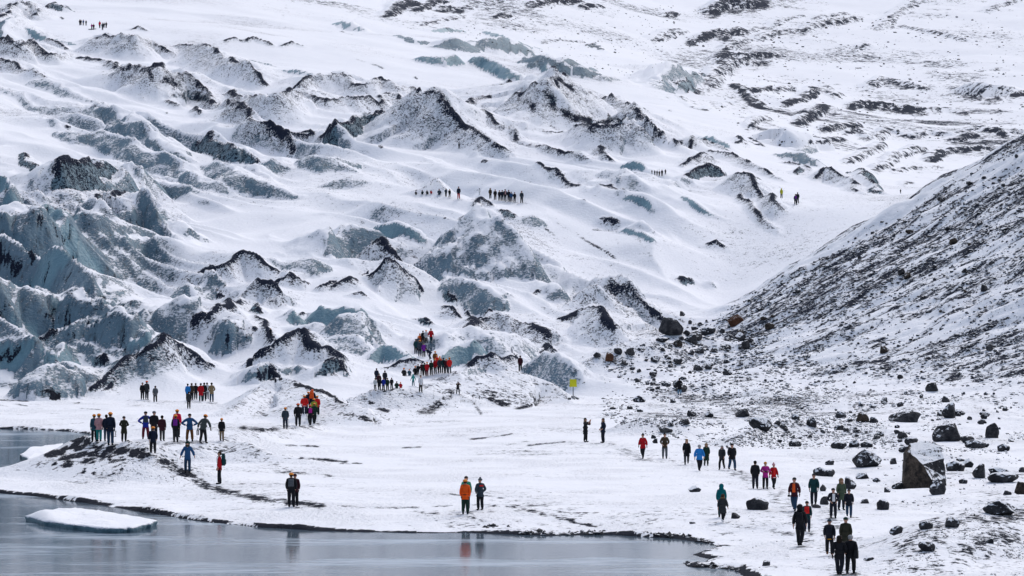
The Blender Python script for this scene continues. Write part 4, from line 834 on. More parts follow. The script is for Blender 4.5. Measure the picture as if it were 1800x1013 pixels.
def rock_material(name, dark, light, snow=.5):
    m = bpy.data.materials.new(name)
    t = NT(m)
    tc = t.n("ShaderNodeTexCoord")
    geo = t.n("ShaderNodeNewGeometry")
    pos = geo.outputs['Position']
    nz = t.n("ShaderNodeSeparateXYZ"); t.l(geo.outputs['Normal'], nz.inputs[0])
    n1 = t.noise(pos, 1.6, 6.0, .68)
    base = t.mix(t.step(n1, .38, .66), dark, light)
    base = t.mix(t.step(t.noise(pos, 9.0, 3.0, .6), .5, .7), base, dark)
    s = t.math('ADD', t.math('MULTIPLY', nz.outputs[2], .9), t.math('MULTIPLY', t.math('SUBTRACT', t.noise(pos, 4.0, 5.0, .72), .5), 2.2))
    sm = t.step(s, 1.02 - snow * .55, 1.16 - snow * .55)
    bs = t.n("ShaderNodeBsdfPrincipled")
    t.l(t.mix(sm, base, (.84, .86, .90)), bs.inputs['Base Color'])
    bs.inputs['Roughness'].default_value = .85
    bs.inputs['Specular IOR Level'].default_value = .15
    bp = t.n("ShaderNodeBump"); bp.inputs['Strength'].default_value = .7; bp.inputs['Distance'].default_value = .12
    t.l(t.noise(pos, 6.0, 5.0, .7), bp.inputs['Height']); t.l(bp.outputs[0], bs.inputs['Normal'])
    t.out(bs.outputs[0])
    return m
M_ROCK = rock_material("dark_basalt", (.020, .021, .026), (.075, .075, .08), .86)
M_ROCKB = rock_material("bare_basalt", (.022, .023, .028), (.085, .084, .088), .5)
M_ROCKS = rock_material("snowy_basalt", (.018, .019, .024), (.06, .06, .065), 1.1)
M_RUST = rock_material("rusty_rock", (.05, .022, .013), (.13, .06, .035), .25)
M_BROWN = rock_material("brown_basalt", (.020, .017, .016), (.10, .078, .062), .5)

def rock_mesh(name, seed, sub=3, planes=13, flat=1.0):
    r = random.Random(seed)
    bm = bmesh.new()
    bmesh.ops.create_icosphere(bm, subdivisions=sub, radius=1.0)
    P = []
    for _ in range(planes):
        z = r.uniform(-.9, 1); a = r.uniform(0, 6.283); q = math.sqrt(1 - z * z)
        P.append((q * math.cos(a), q * math.sin(a), z, r.uniform(.52, .86)))
    for v in bm.verts:
        for nx, ny, nz_, h in P:
            k = v.co.x * nx + v.co.y * ny + v.co.z * nz_ - h
            if k > 0:
                v.co.x -= k * nx; v.co.y -= k * ny; v.co.z -= k * nz_
        j = .035
        v.co.x += r.uniform(-j, j); v.co.y += r.uniform(-j, j); v.co.z += r.uniform(-j, j)
    xs = [v.co.x for v in bm.verts]; ys = [v.co.y for v in bm.verts]; zs = [v.co.z for v in bm.verts]
    sx, sy, sz = max(xs) - min(xs), max(ys) - min(ys), max(zs) - min(zs)
    for v in bm.verts:                                          # unit box, sunk a little into the snow
        v.co.x = (v.co.x - min(xs)) / sx - .5; v.co.y = (v.co.y - min(ys)) / sy - .5
        v.co.z = ((v.co.z - min(zs)) / sz - .24) / .76
    me = bpy.data.meshes.new(name)
    bm.to_mesh(me); bm.free()
    return me
ROCKS = [rock_mesh("boulder_shape", s) for s in (3, 11, 19, 23, 42, 57, 64)]
RKC = {}
def rock_var(i, mat):
    if (i, mat.name) not in RKC:
        me = ROCKS[i].copy(); me.materials.append(mat); RKC[(i, mat.name)] = me
    return RKC[(i, mat.name)]

def boulder(x0, x1, y0, y1, label, mat=None, shape=None, group=None, tile=None, rot=None, deep=.8):
    if tile:
        ox, oy, s = tile
        x0, x1, y0, y1 = ox + x0 / s, ox + x1 / s, oy + y0 / s, oy + y1 / s
    u = (x0 + x1) / 2
    p = stand(u, y1 - .06 * (y1 - y0))
    k = p[1] / FPX
    w, h = (x1 - x0) * k, (y1 - y0) * k
    i = shape if shape is not None else rng.randrange(len(ROCKS))
    o = link("boulder", rock_var(i, mat or M_ROCK))
    o.location = p
    a = rng.choice((0, math.pi)) if rot is None else rot
    o.rotation_euler = (0, 0, a + rng.uniform(-.25, .25) * (rot is None))
    o.scale = (w, w * deep, h)
    tag(o, label, "boulder", group)
    return o

# the largest boulder: a split block with a bare brown face and a snow plastered flank
def big_block():
    k = stand(1626, 856)
    s = k[1] / FPX
    pts = [(1588, 852), (1592, 800), (1599, 779), (1625, 776), (1655, 783), (1660, 806), (1664, 848), (1632, 852)]
    bm = bmesh.new()
    def P(u, v, dy): return bm.verts.new(((u - 1626) * s, dy * s, (856 - v) * s))
    f = [P(1587, 862, -6), P(1591, 815, -4), P(1596, 795, -2), P(1600, 797, -14), P(1618, 815, -34), P(1634, 846, -52), P(1634, 862, -54)]
    bk = [P(1664, 862, 0), P(1663, 840, 2), P(1660, 806, 8), P(1656, 786, 26), P(1630, 777, 34), P(1604, 781, 26), P(1596, 795, 14)]
    b2 = [P(1590, 862, 50), P(1594, 800, 50), P(1604, 784, 54), P(1630, 780, 58), P(1654, 788, 56), P(1660, 862, 56)]
    F = bm.faces.new
    F([f[0], f[1], f[2], f[3], f[4], f[5], f[6]])
    F([f[6], f[5], bk[1], bk[0]]); F([f[5], f[4], bk[2], bk[1]]); F([f[4], f[3], bk[3], bk[2]]); F([f[3], bk[5], bk[4], bk[3]])
    F([f[2], bk[6], bk[5], f[3]]); F([f[0], b2[0], b2[1], bk[6], f[2], f[1]]); F([bk[6], b2[1], b2[2], bk[5]])
    F([bk[5], b2[2], b2[3], bk[4]]); F([bk[4], b2[3], b2[4], bk[3]]); F([bk[3], b2[4], b2[5], bk[0], bk[1], bk[2]]); F([b2[0], b2[5], b2[4], b2[3], b2[2], b2[1]])
    bmesh.ops.recalc_face_normals(bm, faces=bm.faces)
    for q in bm.faces:                                          # snow has been blown onto the right hand flank only
        q.normal_update()
        q.material_index = 1 if (q.normal.x > -.25 and q.normal.z > .05) else 0
    bmesh.ops.triangulate(bm, faces=bm.faces)
    bmesh.ops.subdivide_edges(bm, edges=bm.edges, cuts=5, use_grid_fill=True)
    r = random.Random(5)
    for v in bm.verts:
        q = .9 * s
        v.co.x += r.uniform(-q, q); v.co.y += r.uniform(-q, q); v.co.z += r.uniform(-q, q)
    me = bpy.data.meshes.new("boulder_block"); bm.to_mesh(me); bm.free()
    me.materials.append(M_BROWN); me.materials.append(M_ROCKS)
    o = link("boulder", me); o.location = k
    tag(o, "tallest boulder, a split brown block with one bare face and a snow plastered flank", "boulder")
big_block()

TA = (1550, 700, 5.064); TB = (1150, 540, 6.33); TC = (890, 610, 5.294); TD = (1100, 740, 5.33); TE = (1150, 890, 7.2); TF = (1370, 820, 5.25); TI = (1200, 673, 2.98)
BL = [
 (TA, 420,570,722,866, "rough knobbly boulder leaning at the foot of the tallest brown boulder", M_ROCK, 0), (TA, 445,705,232,392, "big rounded black boulder on the snow behind the tallest boulder", M_ROCKB, 1),
 (TA, 700,830,340,402, "low dark rock touching the right foot of the big rounded black boulder", M_ROCKB, 2), (TA, 738,927,370,447, "flat topped grey slab of rock in front of the big rounded black boulder", M_ROCK, 3),
 (TA, 920,1042,228,362, "pointed black boulder standing alone right of the big rounded black one", M_ROCKB, 4), (TA, 530,655,45,185, "upright angular boulder dusted with snow, high above the big rounded black one", M_ROCKS, 5),
 (TA, 60,350,115,214, "long low grey rock like a whaleback at the end of the rubble bank", M_ROCKB, 6), (TA, 135,232,298,364, "smooth oval grey boulder at the end of the rubble bank", M_ROCKB, 1),
 (TA, 200,325,350,416, "angular rock just above and left of the tallest boulder", M_ROCK, 2), (TA, 148,242,430,480, "small dark wedge of rock beside the top left corner of the tallest boulder", M_ROCKB, 4),
 (TA, 575,740,560,655, "snow capped grey rock just right of the tallest boulder", M_ROCKS, 3), (TA, 710,820,540,620, "snow dusted rock leaning on the snow capped grey rock", M_ROCKS, 0), (TA, 660,740,535,565, "thin dark rock on top of the pile right of the tallest boulder", M_ROCK, 6),
 (TA, 803,922,590,718, "squarish black boulder with white snow patches right of the tallest boulder", M_ROCK, 5), (TA, 948,1132,615,682, "long snow covered rock above the jagged black ridge of rock", M_ROCKS, 6),
 (TA, 938,1215,660,752, "jagged black ridge of rock near the right edge", M_ROCK, 2), (TA, 1180,1330,748,862, "half hidden grey brown boulder cut by the right edge of the photo", M_BROWN, 1),
 (TA, 898,1205,912,1040, "broad cracked boulder with a cap of snow on the low gravel mound", M_ROCK, 0), (TA, 1080,1157,825,864, "small rounded grey stone below the jagged black ridge of rock", M_ROCKB, 1),
 (TA, 1030,1140,408,477, "snow topped stone in the open snow right of the flat topped slab", M_ROCKS, 3), (TA, 88,204,755,812, "low grey rock at the left foot of the tallest boulder", M_ROCKB, 6), (TA, 18,80,795,842, "small ragged black stone left of the tallest boulder's foot", M_ROCK, 5),
 (TA, -45,62,905,992, "black rock with a snow patch at the edge of the walkers' path", M_ROCK, 4), (TA, 72,132,535,590, "fist shaped stone left of the tallest boulder's bare face", M_ROCK, 0), (TA, 866,962,122,166, "low dark stone on the gravel streak right of the upright angular boulder", M_ROCK, 2),
 (TA, 685,762,718,762, "small dark stone in front of the squarish black boulder", M_ROCK, 3), (TA, 650,745,104,152, "dark rubble stone at the right side of the upright angular boulder", M_ROCKB, 5), (TA, 1218,1275,615,662, "smooth grey stone at the right edge beside the long snow covered rock", M_ROCKB, 1),
 (TB, 45,327,122,300, "large dark grey boulder perched where glacier and moraine meet", M_ROCKB, 1), (TB, 812,1005,80,205, "reddish brown boulder at the top of the rubble field", M_RUST, 0), (TB, 908,1002,250,335, "smooth brown grey boulder below the reddish one", M_BROWN, 4),
 (TB, 522,685,220,306, "broad dark rock between the large perched boulder and the reddish one", M_ROCK, 2), (TB, 210,315,368,442, "brown wedge shaped rock below the large perched boulder", M_BROWN, 4), (TB, 283,345,48,102, "small dark rock alone on the snow above the large perched boulder", M_ROCKB, 5),
 (TB, 378,420,143,190, "small upright stone right of the large perched boulder", M_ROCK, 3), (TB, 478,532,168,208, "small grey stone midway between the perched boulder and the reddish one", M_ROCK, 6), (TB, 330,480,300,402, "dark slab tilted under the large perched boulder's right side", M_ROCK, 5),
 (TB, 15,155,338,388, "low black rock under the large perched boulder's left side", M_ROCK, 2), (TB, 408,492,212,258, "flat snow dusted stone right of the perched boulder", M_ROCK, 6), (TB, 1228,1335,172,245, "flat slab shaped rock on the slope right of the reddish boulder", M_BROWN, 3),
 (TB, 385,450,470,530, "dark stone at the top of the bright snow gully", M_ROCK, 0), (TB, 635,705,450,500, "stone on the left rim of the bright snow gully", M_ROCK, 4), (TB, 80,190,832,882, "long dark stone left of the lone figure in pale jeans", M_ROCK, 6),
 (TC, 918,1000,55,133, "rust orange boulder beside the last ice block", M_RUST, 4), (TC, 808,885,48,98, "dark boulder left of the rust orange one", M_ROCK, 0), (TC, 1000,1080,10,70, "dark rock behind the rust orange boulder", M_ROCK, 2),
 (TC, 1176,1302,453,518, "knobbly snow speckled rock in the open snow right of the yellow sign", M_ROCKS, 0), (TC, 1603,1712,670,722, "smooth domed black rock above the walkers on the right", M_ROCKB, 1), (TC, 1683,1768,593,652, "square grey block of rock above the domed black one", M_ROCKB, 5),
 (TC, 1443,1535,328,368, "oblong stone left of the lone figure in pale jeans, upper one", M_ROCK, 3), (TC, 1338,1390,323,362, "small black stone second to the left of the lone figure in pale jeans", M_ROCK, 4), (TC, 1152,1198,183,219, "small stone alone below the rust orange boulder", M_ROCK, 2),
 (TC, 1523,1582,483,521, "dark stone just below the lone figure in pale jeans", M_ROCK, 5), (TC, 962,1018,558,583, "flat brick shaped stone below the yellow sign, in a row of tiny stones", M_ROCKB, 3), (TC, 1122,1178,548,584, "dark pointed stone under the knobbly snow speckled rock", M_ROCK, 4),
 (TC, 1212,1274,578,608, "flat black stone below the dark pointed stone", M_ROCK, 6), (TC, 1418,1550,748,795, "long flat rock on the rubble bank behind the two strollers", M_ROCKB, 6), (TC, 1498,1562,698,740, "snow dusted rock at the top of the small rubble bank", M_ROCKS, 0),
 (TC, 1345,1395,818,856, "dark stone between the red jacket walker and the brown jacket man, upper one", M_ROCK, 1), (TC, 1358,1408,852,900, "dark stone between the red jacket walker and the brown jacket man, lower one", M_ROCK, 5), (TC, 1328,1402,228,266, "low dark stone in the open snow below the brown grey rubble", M_ROCK, 2),
 (TC, 968,1030,627,642, "thin flat dark stone lying alone above the couple taking photos", M_ROCK, 6), (TC, 1078,1122,680,697, "thin dark stone at the tip of the small rubble bank", M_ROCK, 3),
 (TD, 583,707,608,668, "ragged black stone with snow on it, alone in the open snow", M_ROCK, 0), (TD, 1123,1348,722,838, "black boulder with a flat snowy top beside the woman with the fur collar", M_ROCKB, 3), (TD, 988,1075,863,918, "small square black stone right of the woman with the fur collar", M_ROCKB, 5),
 (TD, 593,655,943,964, "small flat stone near the lake shore bend", M_ROCK, 6), (TE, 1366,1468,688,757, "pyramid shaped grey stone alone on the trodden snow near the bottom", M_ROCKB, 4),
 (TF, 373,455,278,358, "round black stone between the man in dark teal and the man in white shirt", M_ROCKB, 1), (TF, 296,384,350,384, "flat grey stone at the feet of the man in dark teal", M_ROCKB, 6), (TF, 372,434,168,232, "dark snow flecked stone at the right hand of the man in dark teal", M_ROCK, 0),
 (TF, 596,712,100,214, "black boulder with snow on top behind the person in the green parka", M_ROCKS, 5), (TF, 315,440,8,92, "snow covered rock pile behind the man in dark teal", M_ROCKS, 3), (TF, 420,515,30,97, "dark rock at the right end of the snow covered rock pile", M_ROCK, 2),
 (TF, 702,825,60,118, "snow flecked oval boulder alone right of the walkers", M_ROCKS, 1), (TF, 748,828,302,344, "small grey humped stone right of the person in navy jacket", M_ROCKB, 1), (TF, 858,938,104,142, "small snow flecked stone left of the tallest boulder's low grey rock", M_ROCKS, 0), (TF, 775,875,836,872, "flat broken stone right of the couple in black", M_ROCK, 6),
 (TI, 275,352,138,180, "dark humped rock left of the rubble bank, largest of its row", M_ROCKB, 1), (TI, 23,72,148,178, "block of dark rock above the woman in the long black coat", M_ROCKB, 3), (TI, 113,162,150,182, "dark rock third from the left in the row above the rubble bank", M_ROCK, 0), (TI, 908,978,160,208, "rounded brown grey boulder on top of the rubble bank", M_BROWN, 1),
 (TI, 1240,1312,725,768, "flat dark stone on the low gravel mound, left one", M_ROCK, 3), (TI, 1372,1450,705,758, "pointed grey stone on the low gravel mound", M_ROCK, 4), (TI, 1235,1325,833,882, "split black stone at the foot of the low gravel mound", M_ROCK, 2), (TI, 1083,1155,750,798, "flat snow flecked stone where the gravel mound begins", M_ROCKS, 6),
 (TI, 1590,1630,815,842, "single dark stone in the middle of the low gravel mound", M_ROCK, 5), (TI, 1270,1338,0,46, "rounded grey boulder in the rubble above the whaleback rock", M_ROCKB, 1), (TI, 798,858,150,186, "rounded snow topped rock on the rubble bank", M_ROCKS, 1), (TI, 648,702,185,232, "dark boulder in the middle of the rubble bank", M_ROCK, 4),
 (TI, 792,845,220,250, "flat black stone on the rubble bank's lower edge", M_ROCK, 6), (TI, 348,470,182,248, "snow patched rock mass at the left tip of the rubble bank", M_ROCKS, 2), (TI, 555,622,300,336, "black stone under the rubble bank's lower edge", M_ROCK, 4), (TI, 885,1045,350,445, "heap shaped snow flecked rock on the snow below the rubble bank", M_ROCKS, 0),
 (TI, 775,860,308,348, "row end stone below the rubble bank, left one", M_ROCK, 2), (TI, 870,925,302,340, "pointed stone below the rubble bank", M_ROCK, 4), (TI, 930,995,308,340, "tilted slab below the rubble bank, right one", M_ROCK, 3), (TI, 1130,1188,330,365, "dark rock behind the tallest boulder's top", M_ROCK, 5),
 (TI, 1085,1122,395,428, "small dark stone left of the tallest boulder, in open snow", M_ROCK, 1), (TI, 745,795,405,432, "small black stone above the man in dark teal, left of a pair", M_ROCK, 6), (TI, 1015,1085,612,668, "black rock with white snow on it beside the walkers' path", M_ROCK, 3),
]
for tl, a, b, c, d_, lab, mt, sh in BL:
    boulder(a, b, c, d_, lab, mt, sh, tile=tl)

# middle sized stones: alike, told apart only by where they lie
def group_stones(n, zone, smin, smax, label, group, mats, seed, thr=0.0):
    r = random.Random(seed); k = 0; tries = 0
    while k < n and tries < n * 60:
        tries += 1
        u, v = point_in(zone, r)
        if thr and fbm(np.array([u / 60]), np.array([v / 22]), seed, 3)[0] < thr: continue
        w = smin + (smax - smin) * r.random() ** 2
        boulder(u - w / 2, u + w / 2, v - w * r.uniform(.4, .75), v, label, r.choice(mats), r.randrange(len(ROCKS)), group, rot=r.uniform(0, 6.28))
        k += 1
def inside(p, poly):
    x, y = p; c = False
    for (x0, y0), (x1, y1) in zip(poly, poly[1:] + poly[:1]):
        if (y0 > y) != (y1 > y) and x < (x1 - x0) * (y - y0) / (y1 - y0) + x0: c = not c
    return c
def point_in(poly, r):
    xs = [p[0] for p in poly]; ys = [p[1] for p in poly]
    while True:
        p = (r.uniform(min(xs), max(xs)), r.uniform(min(ys), max(ys)))
        if inside(p, poly): return p
Z_FOOT = [(1080, 640), (1150, 600), (1240, 575), (1330, 600), (1330, 650), (1240, 690), (1130, 690)]
Z_SLOPE = [(1250, 590), (1400, 500), (1790, 270), (1790, 640), (1500, 680), (1300, 670)]
Z_BANK = [(1285, 770), (1340, 740), (1480, 715), (1620, 760), (1600, 785), (1450, 765), (1350, 785)]
Z_RIGHT = [(1480, 700), (1790, 690), (1790, 790), (1660, 790), (1560, 740)]
group_stones(56, Z_FOOT, 7, 22, "dark stone in the rubble where the moraine slope runs out below the perched boulder", "stones at the foot of the moraine", [M_ROCK, M_ROCKB], 101)
group_stones(52, Z_SLOPE, 6, 19, "dark stone lying on the streaked moraine slope", "stones on the moraine slope", [M_ROCK, M_ROCKB, M_BROWN], 102)
group_stones(40, Z_BANK, 6, 18, "dark stone in the low rubble bank behind the walkers", "stones of the rubble bank", [M_ROCK, M_ROCKB, M_ROCKS], 103)
group_stones(34, Z_RIGHT, 6, 18, "dark stone scattered over the snow between whaleback rock and right edge", "stones near the right edge", [M_ROCK, M_ROCKS], 104)

# ---------------------------------------------------------------- rubble too small to count, joined
def ico(sub):
    bm = bmesh.new(); bmesh.ops.create_icosphere(bm, subdivisions=sub, radius=.5)
    bm.verts.ensure_lookup_table()
    v = np.array([x.co[:] for x in bm.verts], np.float32); f = np.array([[q.index for q in x.verts] for x in bm.faces], np.int32)
    bm.free(); return v, f
ICO = ico(1)
def rubble(name, zones, mat, seed):
    r = random.Random(seed); nr_ = np.random.default_rng(seed)
    tv, tf = ICO
    VV, FF = [], []; base = 0
    for poly, n, smin, smax, clump, need in zones:
        k = tries = 0
        while k < n and tries < n * 16:
            tries += 1
            u, v = point_in(poly, r)
            if clump and vnoise(np.array([u / 38.]), np.array([v / 13.]), 200 + seed)[0] + .5 * vnoise(np.array([u / 13.]), np.array([v / 6.]), 201 + seed)[0] < clump - .5: continue
            d = ray(VT, u, v)
            g, ic, sd = grit_at(u, d)
            if sd < .1: continue
            if need and g * g * 2.2 < r.random() * need: continue
            w = (smin + (smax - smin) * r.random() ** 3) * d / FPX
            p = np.array(((u - CX) / FPX * d, d, HC + (CY - v) / FPX * d), np.float32)
            q = tv * (1 + nr_.uniform(-.45, .25, (len(tv), 1)).astype(np.float32))
            a = r.uniform(0, 6.28); ca, sa = math.cos(a), math.sin(a)
            q = q * np.array((1, r.uniform(.6, 1), r.uniform(.45, .85)), np.float32)
            q = np.stack([q[:, 0] * ca - q[:, 1] * sa, q[:, 0] * sa + q[:, 1] * ca, q[:, 2]], 1) * w + p
            VV.append(q); FF.append(tf + base); base += len(tv); k += 1
    me = bpy.data.meshes.new(name)
    me.from_pydata(np.concatenate(VV).tolist(), [], np.concatenate(FF).tolist())
    me.materials.append(mat)
    tag(link(name, me), kind="stuff")
rubble("moraine_rubble", [
    ([(1150, 610), (1250, 560), (1400, 470), (1800, 240), (1810, 700), (1500, 715), (1200, 700), (1060, 640)], 7600, 2.0, 9.5, 0, .7),
    ([(1050, 640), (1180, 580), (1280, 555), (1420, 620), (1500, 700), (1400, 740), (1150, 700)], 3000, 2.0, 10, .34, 0)], M_ROCK, 1)
rubble("shore_stones", [
    ([(1060, 700), (1480, 690), (1810, 690), (1810, 800), (1560, 790), (1280, 790), (1060, 745)], 3600, 1.8, 9, .50, 0),
    ([(1280, 782), (1330, 745), (1480, 722), (1620, 765), (1600, 785), (1450, 770), (1360, 790)], 1100, 2.5, 8, .15, 0),
    ([(1080, 752), (1110, 738), (1250, 730), (1250, 752), (1150, 770)], 260, 2.0, 7, .2, 0),
    ([(1470, 790), (1800, 770), (1810, 900), (1540, 890)], 420, 1.6, 8, .4, 0),
    ([(1540, 1010), (1640, 900), (1810, 880), (1810, 1013)], 1200, 1.4, 6, .40, 0),
    ([(1230, 850), (1580, 850), (1560, 1005), (1330, 1000)], 70, 1.6, 5, .5, 0),
    ([(1060, 650), (1200, 660), (1200, 740), (1060, 740)], 120, 2.0, 7, .45, 0),
    ([(85, 800), (115, 775), (330, 830), (420, 870), (250, 850)], 260, 1.5, 4, .4, 0),
    ([(410, 735), (470, 680), (600, 700), (1000, 695), (960, 720), (600, 745)], 420, 1.5, 4, .45, 0)], M_ROCK, 2)
rubble("mountain_rocks", [
    ([(1180, 40), (1800, 20), (1800, 240), (1300, 260)], 700, 2.0, 8, .42, 0),
    ([(820, 10), (1250, 10), (1180, 150), (1000, 120), (800, 60)], 300, 2.0, 6, .4, 0)], M_ROCKB, 3)
rubble("shoreline_rocks", [
    ([(1192, 984), (1230, 988), (1300, 1003), (1290, 1014), (1230, 1004)], 70, 5, 15, 0, 0),
    ([(905, 934), (1075, 934), (1075, 941), (905, 941)], 46, 6, 20, 0, 0),
    ([(1120, 936), (1200, 938), (1262, 955), (1215, 954)], 40, 5, 14, 0, 0),
    ([(840, 922), (900, 926), (840, 930)], 12, 5, 14, 0, 0)], M_ROCKB, 4)

# ---------------------------------------------------------------- ice floes
def floe(outline, top, label, seed):
    k = on_water(sum(p[0] for p in outline) / len(outline), sum(p[1] for p in outline) / len(outline))
    pts = [on_water(*p) for p in outline]
    n = 96
    per = []
    for i in range(n):
        t = i / n * len(pts); a = int(t); f = t - a
        p, q = pts[a % len(pts)], pts[(a + 1) % len(pts)]
        f = f * f * (3 - 2 * f)
        per.append((p[0] + (q[0] - p[0]) * f, p[1] + (q[1] - p[1]) * f))
    r = random.Random(seed)
    bm = bmesh.new(); rings = []
    spec = [(.99, -.12), (.99, .0), (1.0, .09), (1.01, .2), (.985, .27)] + [(.985 * (1 - j / 14), .27 + .08 * (1 - (1 - j / 14) ** 2)) for j in range(1, 14)]
    for sc, z in spec:
        ring = []
        for i, (x, y) in enumerate(per):
            w = 1 + .018 * math.sin(i * .9 + seed) + .012 * math.sin(i * 2.3)
            xx, yy = k[0] + (x - k[0]) * sc, k[1] + (y - k[1]) * sc
            hump = (top - .3) * math.exp(-((xx - pts[2][0]) / 1.1) ** 2 - ((yy - k[1]) / 3) ** 2) * min(1, (1 - sc) * 5) if sc < .95 else 0
            zz = z + (.10 * fbm(np.array([xx * 1.1]), np.array([yy * .5]), seed, 3)[0] * min(1, (1 - sc) * 6) + hump if sc < .95 else r.uniform(-.02, .02))
            ring.append(bm.verts.new((k[0] + (x - k[0]) * sc * w, k[1] + (y - k[1]) * sc * w, WATER + zz)))
        rings.append(ring)
    for a, b in zip(rings[:-1], rings[1:]):
        for i in range(n):
            bm.faces.new((a[i], a[(i + 1) % n], b[(i + 1) % n], b[i]))
    bm.faces.new(rings[-1])
    for f in bm.faces: f.smooth = True
    bmesh.ops.recalc_face_normals(bm, faces=bm.faces)
    me = bpy.data.meshes.new("ice_floe")
    bm.to_mesh(me); bm.free()
    at = me.attributes.new("cover", 'FLOAT_COLOR', 'POINT')
    c = []
    for v in me.vertices:
        z = v.co.z - WATER
        c += [(.95 if z < .15 else .6 if z < .22 else .05), .08, .5, 0]
    at.data.foreach_set("color", c)
    me.materials.append(M_GLACIER)
    o = link("ice_floe", me)
    tag(o, label, "ice floe")
floe([(45, 916), (75, 910), (100, 903), (130, 902), (170, 906), (220, 914), (275, 924), (262, 930), (228, 937), (190, 938), (130, 932), (80, 925)], .55, "large flat ice floe under snow drifting in the foreground lake", 3)
floe([(36, 806), (52, 798), (80, 790), (110, 786), (112, 794), (80, 806), (50, 813)], .5, "small snowy ice floe in the back pond beside the mound", 8)
# ---------------------------------------------------------------- people
CLOTH = {}
def cloth(c, rough=.85, name="cloth"):
    key = (c, rough)
    if key not in CLOTH:
        m = bpy.data.materials.new(name)
        t = NT(m)
        pos = t.n("ShaderNodeTexCoord").outputs['Object']
        f = t.noise(t.mapping(pos, scale=(9, 9, 4)), 1.0, 4.0, .6)
        bs = t.n("ShaderNodeBsdfPrincipled")
        t.l(t.mix(f, tuple(x * .72 for x in c), tuple(min(1, x * 1.2) for x in c)), bs.inputs['Base Color'])
        bs.inputs['Roughness'].default_value = rough
        bs.inputs['Specular IOR Level'].default_value = .2
        bp = t.n("ShaderNodeBump"); bp.inputs['Strength'].default_value = .6; bp.inputs['Distance'].default_value = .03
        t.l(f, bp.inputs['Height']); t.l(bp.outputs[0], bs.inputs['Normal'])
        t.out(bs.outputs[0])
        CLOTH[key] = m
    return CLOTH[key]
C = dict(black=(.010, .011, .015), navy=(.010, .016, .035), dnavy=(.012, .014, .024), blue=(.018, .075, .19), royal=(.012, .03, .30), sky=(.02, .20, .55), teal=(.0, .11, .13), dteal=(.008, .042, .048),
         slate=(.035, .05, .068), greyblue=(.03, .08, .12), grey=(.09, .10, .115), dgrey=(.03, .033, .038), greygreen=(.05, .06, .06), olive=(.028, .028, .018), green=(.06, .085, .055), dgreen=(.008, .03, .022),
         red=(.42, .008, .016), bred=(.62, .02, .02), pinkred=(.62, .01, .06), maroon=(.045, .010, .018), pink=(.55, .30, .32), magenta=(.42, .02, .24), purple=(.16, .02, .26), orange=(.80, .10, .01), helmet=(.80, .26, .03), rhelmet=(.70, .10, .02),
         yellow=(.50, .50, .03), mustard=(.50, .22, .02), ygreen=(.25, .30, .03), tan=(.22, .16, .09), khaki=(.18, .13, .08), brown=(.055, .038, .024), caramel=(.14, .055, .015), white=(.72, .72, .74), jeans=(.02, .05, .10), pjeans=(.18, .30, .42),
         dred=(.10, .008, .02), turq=(.02, .25, .24), green2=(.02, .25, .15), hair=(.012, .008, .006), blonde=(.30, .19, .09), brownhair=(.05, .028, .016), greyhair=(.30, .30, .31), fur=(.20, .13, .07), gloves=(.012, .012, .014), lwhite=(.55, .58, .60))
SKIN = (.45, .25, .18)

def grow(name, verts, edges, rad, sub=1):
    """one continuous skin grown over a skeleton"""
    me = bpy.data.meshes.new(name + "_bones")
    me.from_pydata(verts, edges, [])
    ob = bpy.data.objects.new(name + "_bones", me)
    COL.objects.link(ob)
    md = ob.modifiers.new("skin", 'SKIN')
    md.use_smooth_shade = True
    for sv, r in zip(me.skin_vertices[0].data, rad):
        sv.radius = (r, r)
    me.skin_vertices[0].data[0].use_root = True
    if sub:
        ss = ob.modifiers.new("sub", 'SUBSURF'); ss.levels = sub; ss.render_levels = sub
    dg = bpy.context.evaluated_depsgraph_get()
    out = bpy.data.meshes.new_from_object(ob.evaluated_get(dg))
    out.name = name
    bpy.data.objects.remove(ob); bpy.data.meshes.remove(me)
    out.materials.clear()
    return out

class Sk:
    def __init__(self): self.v, self.e, self.r = [], [], []
    def p(self, co, r, par=None):
        self.v.append(co); self.r.append(r); i = len(self.v) - 1
        if par is not None: self.e.append((par, i))
        return i

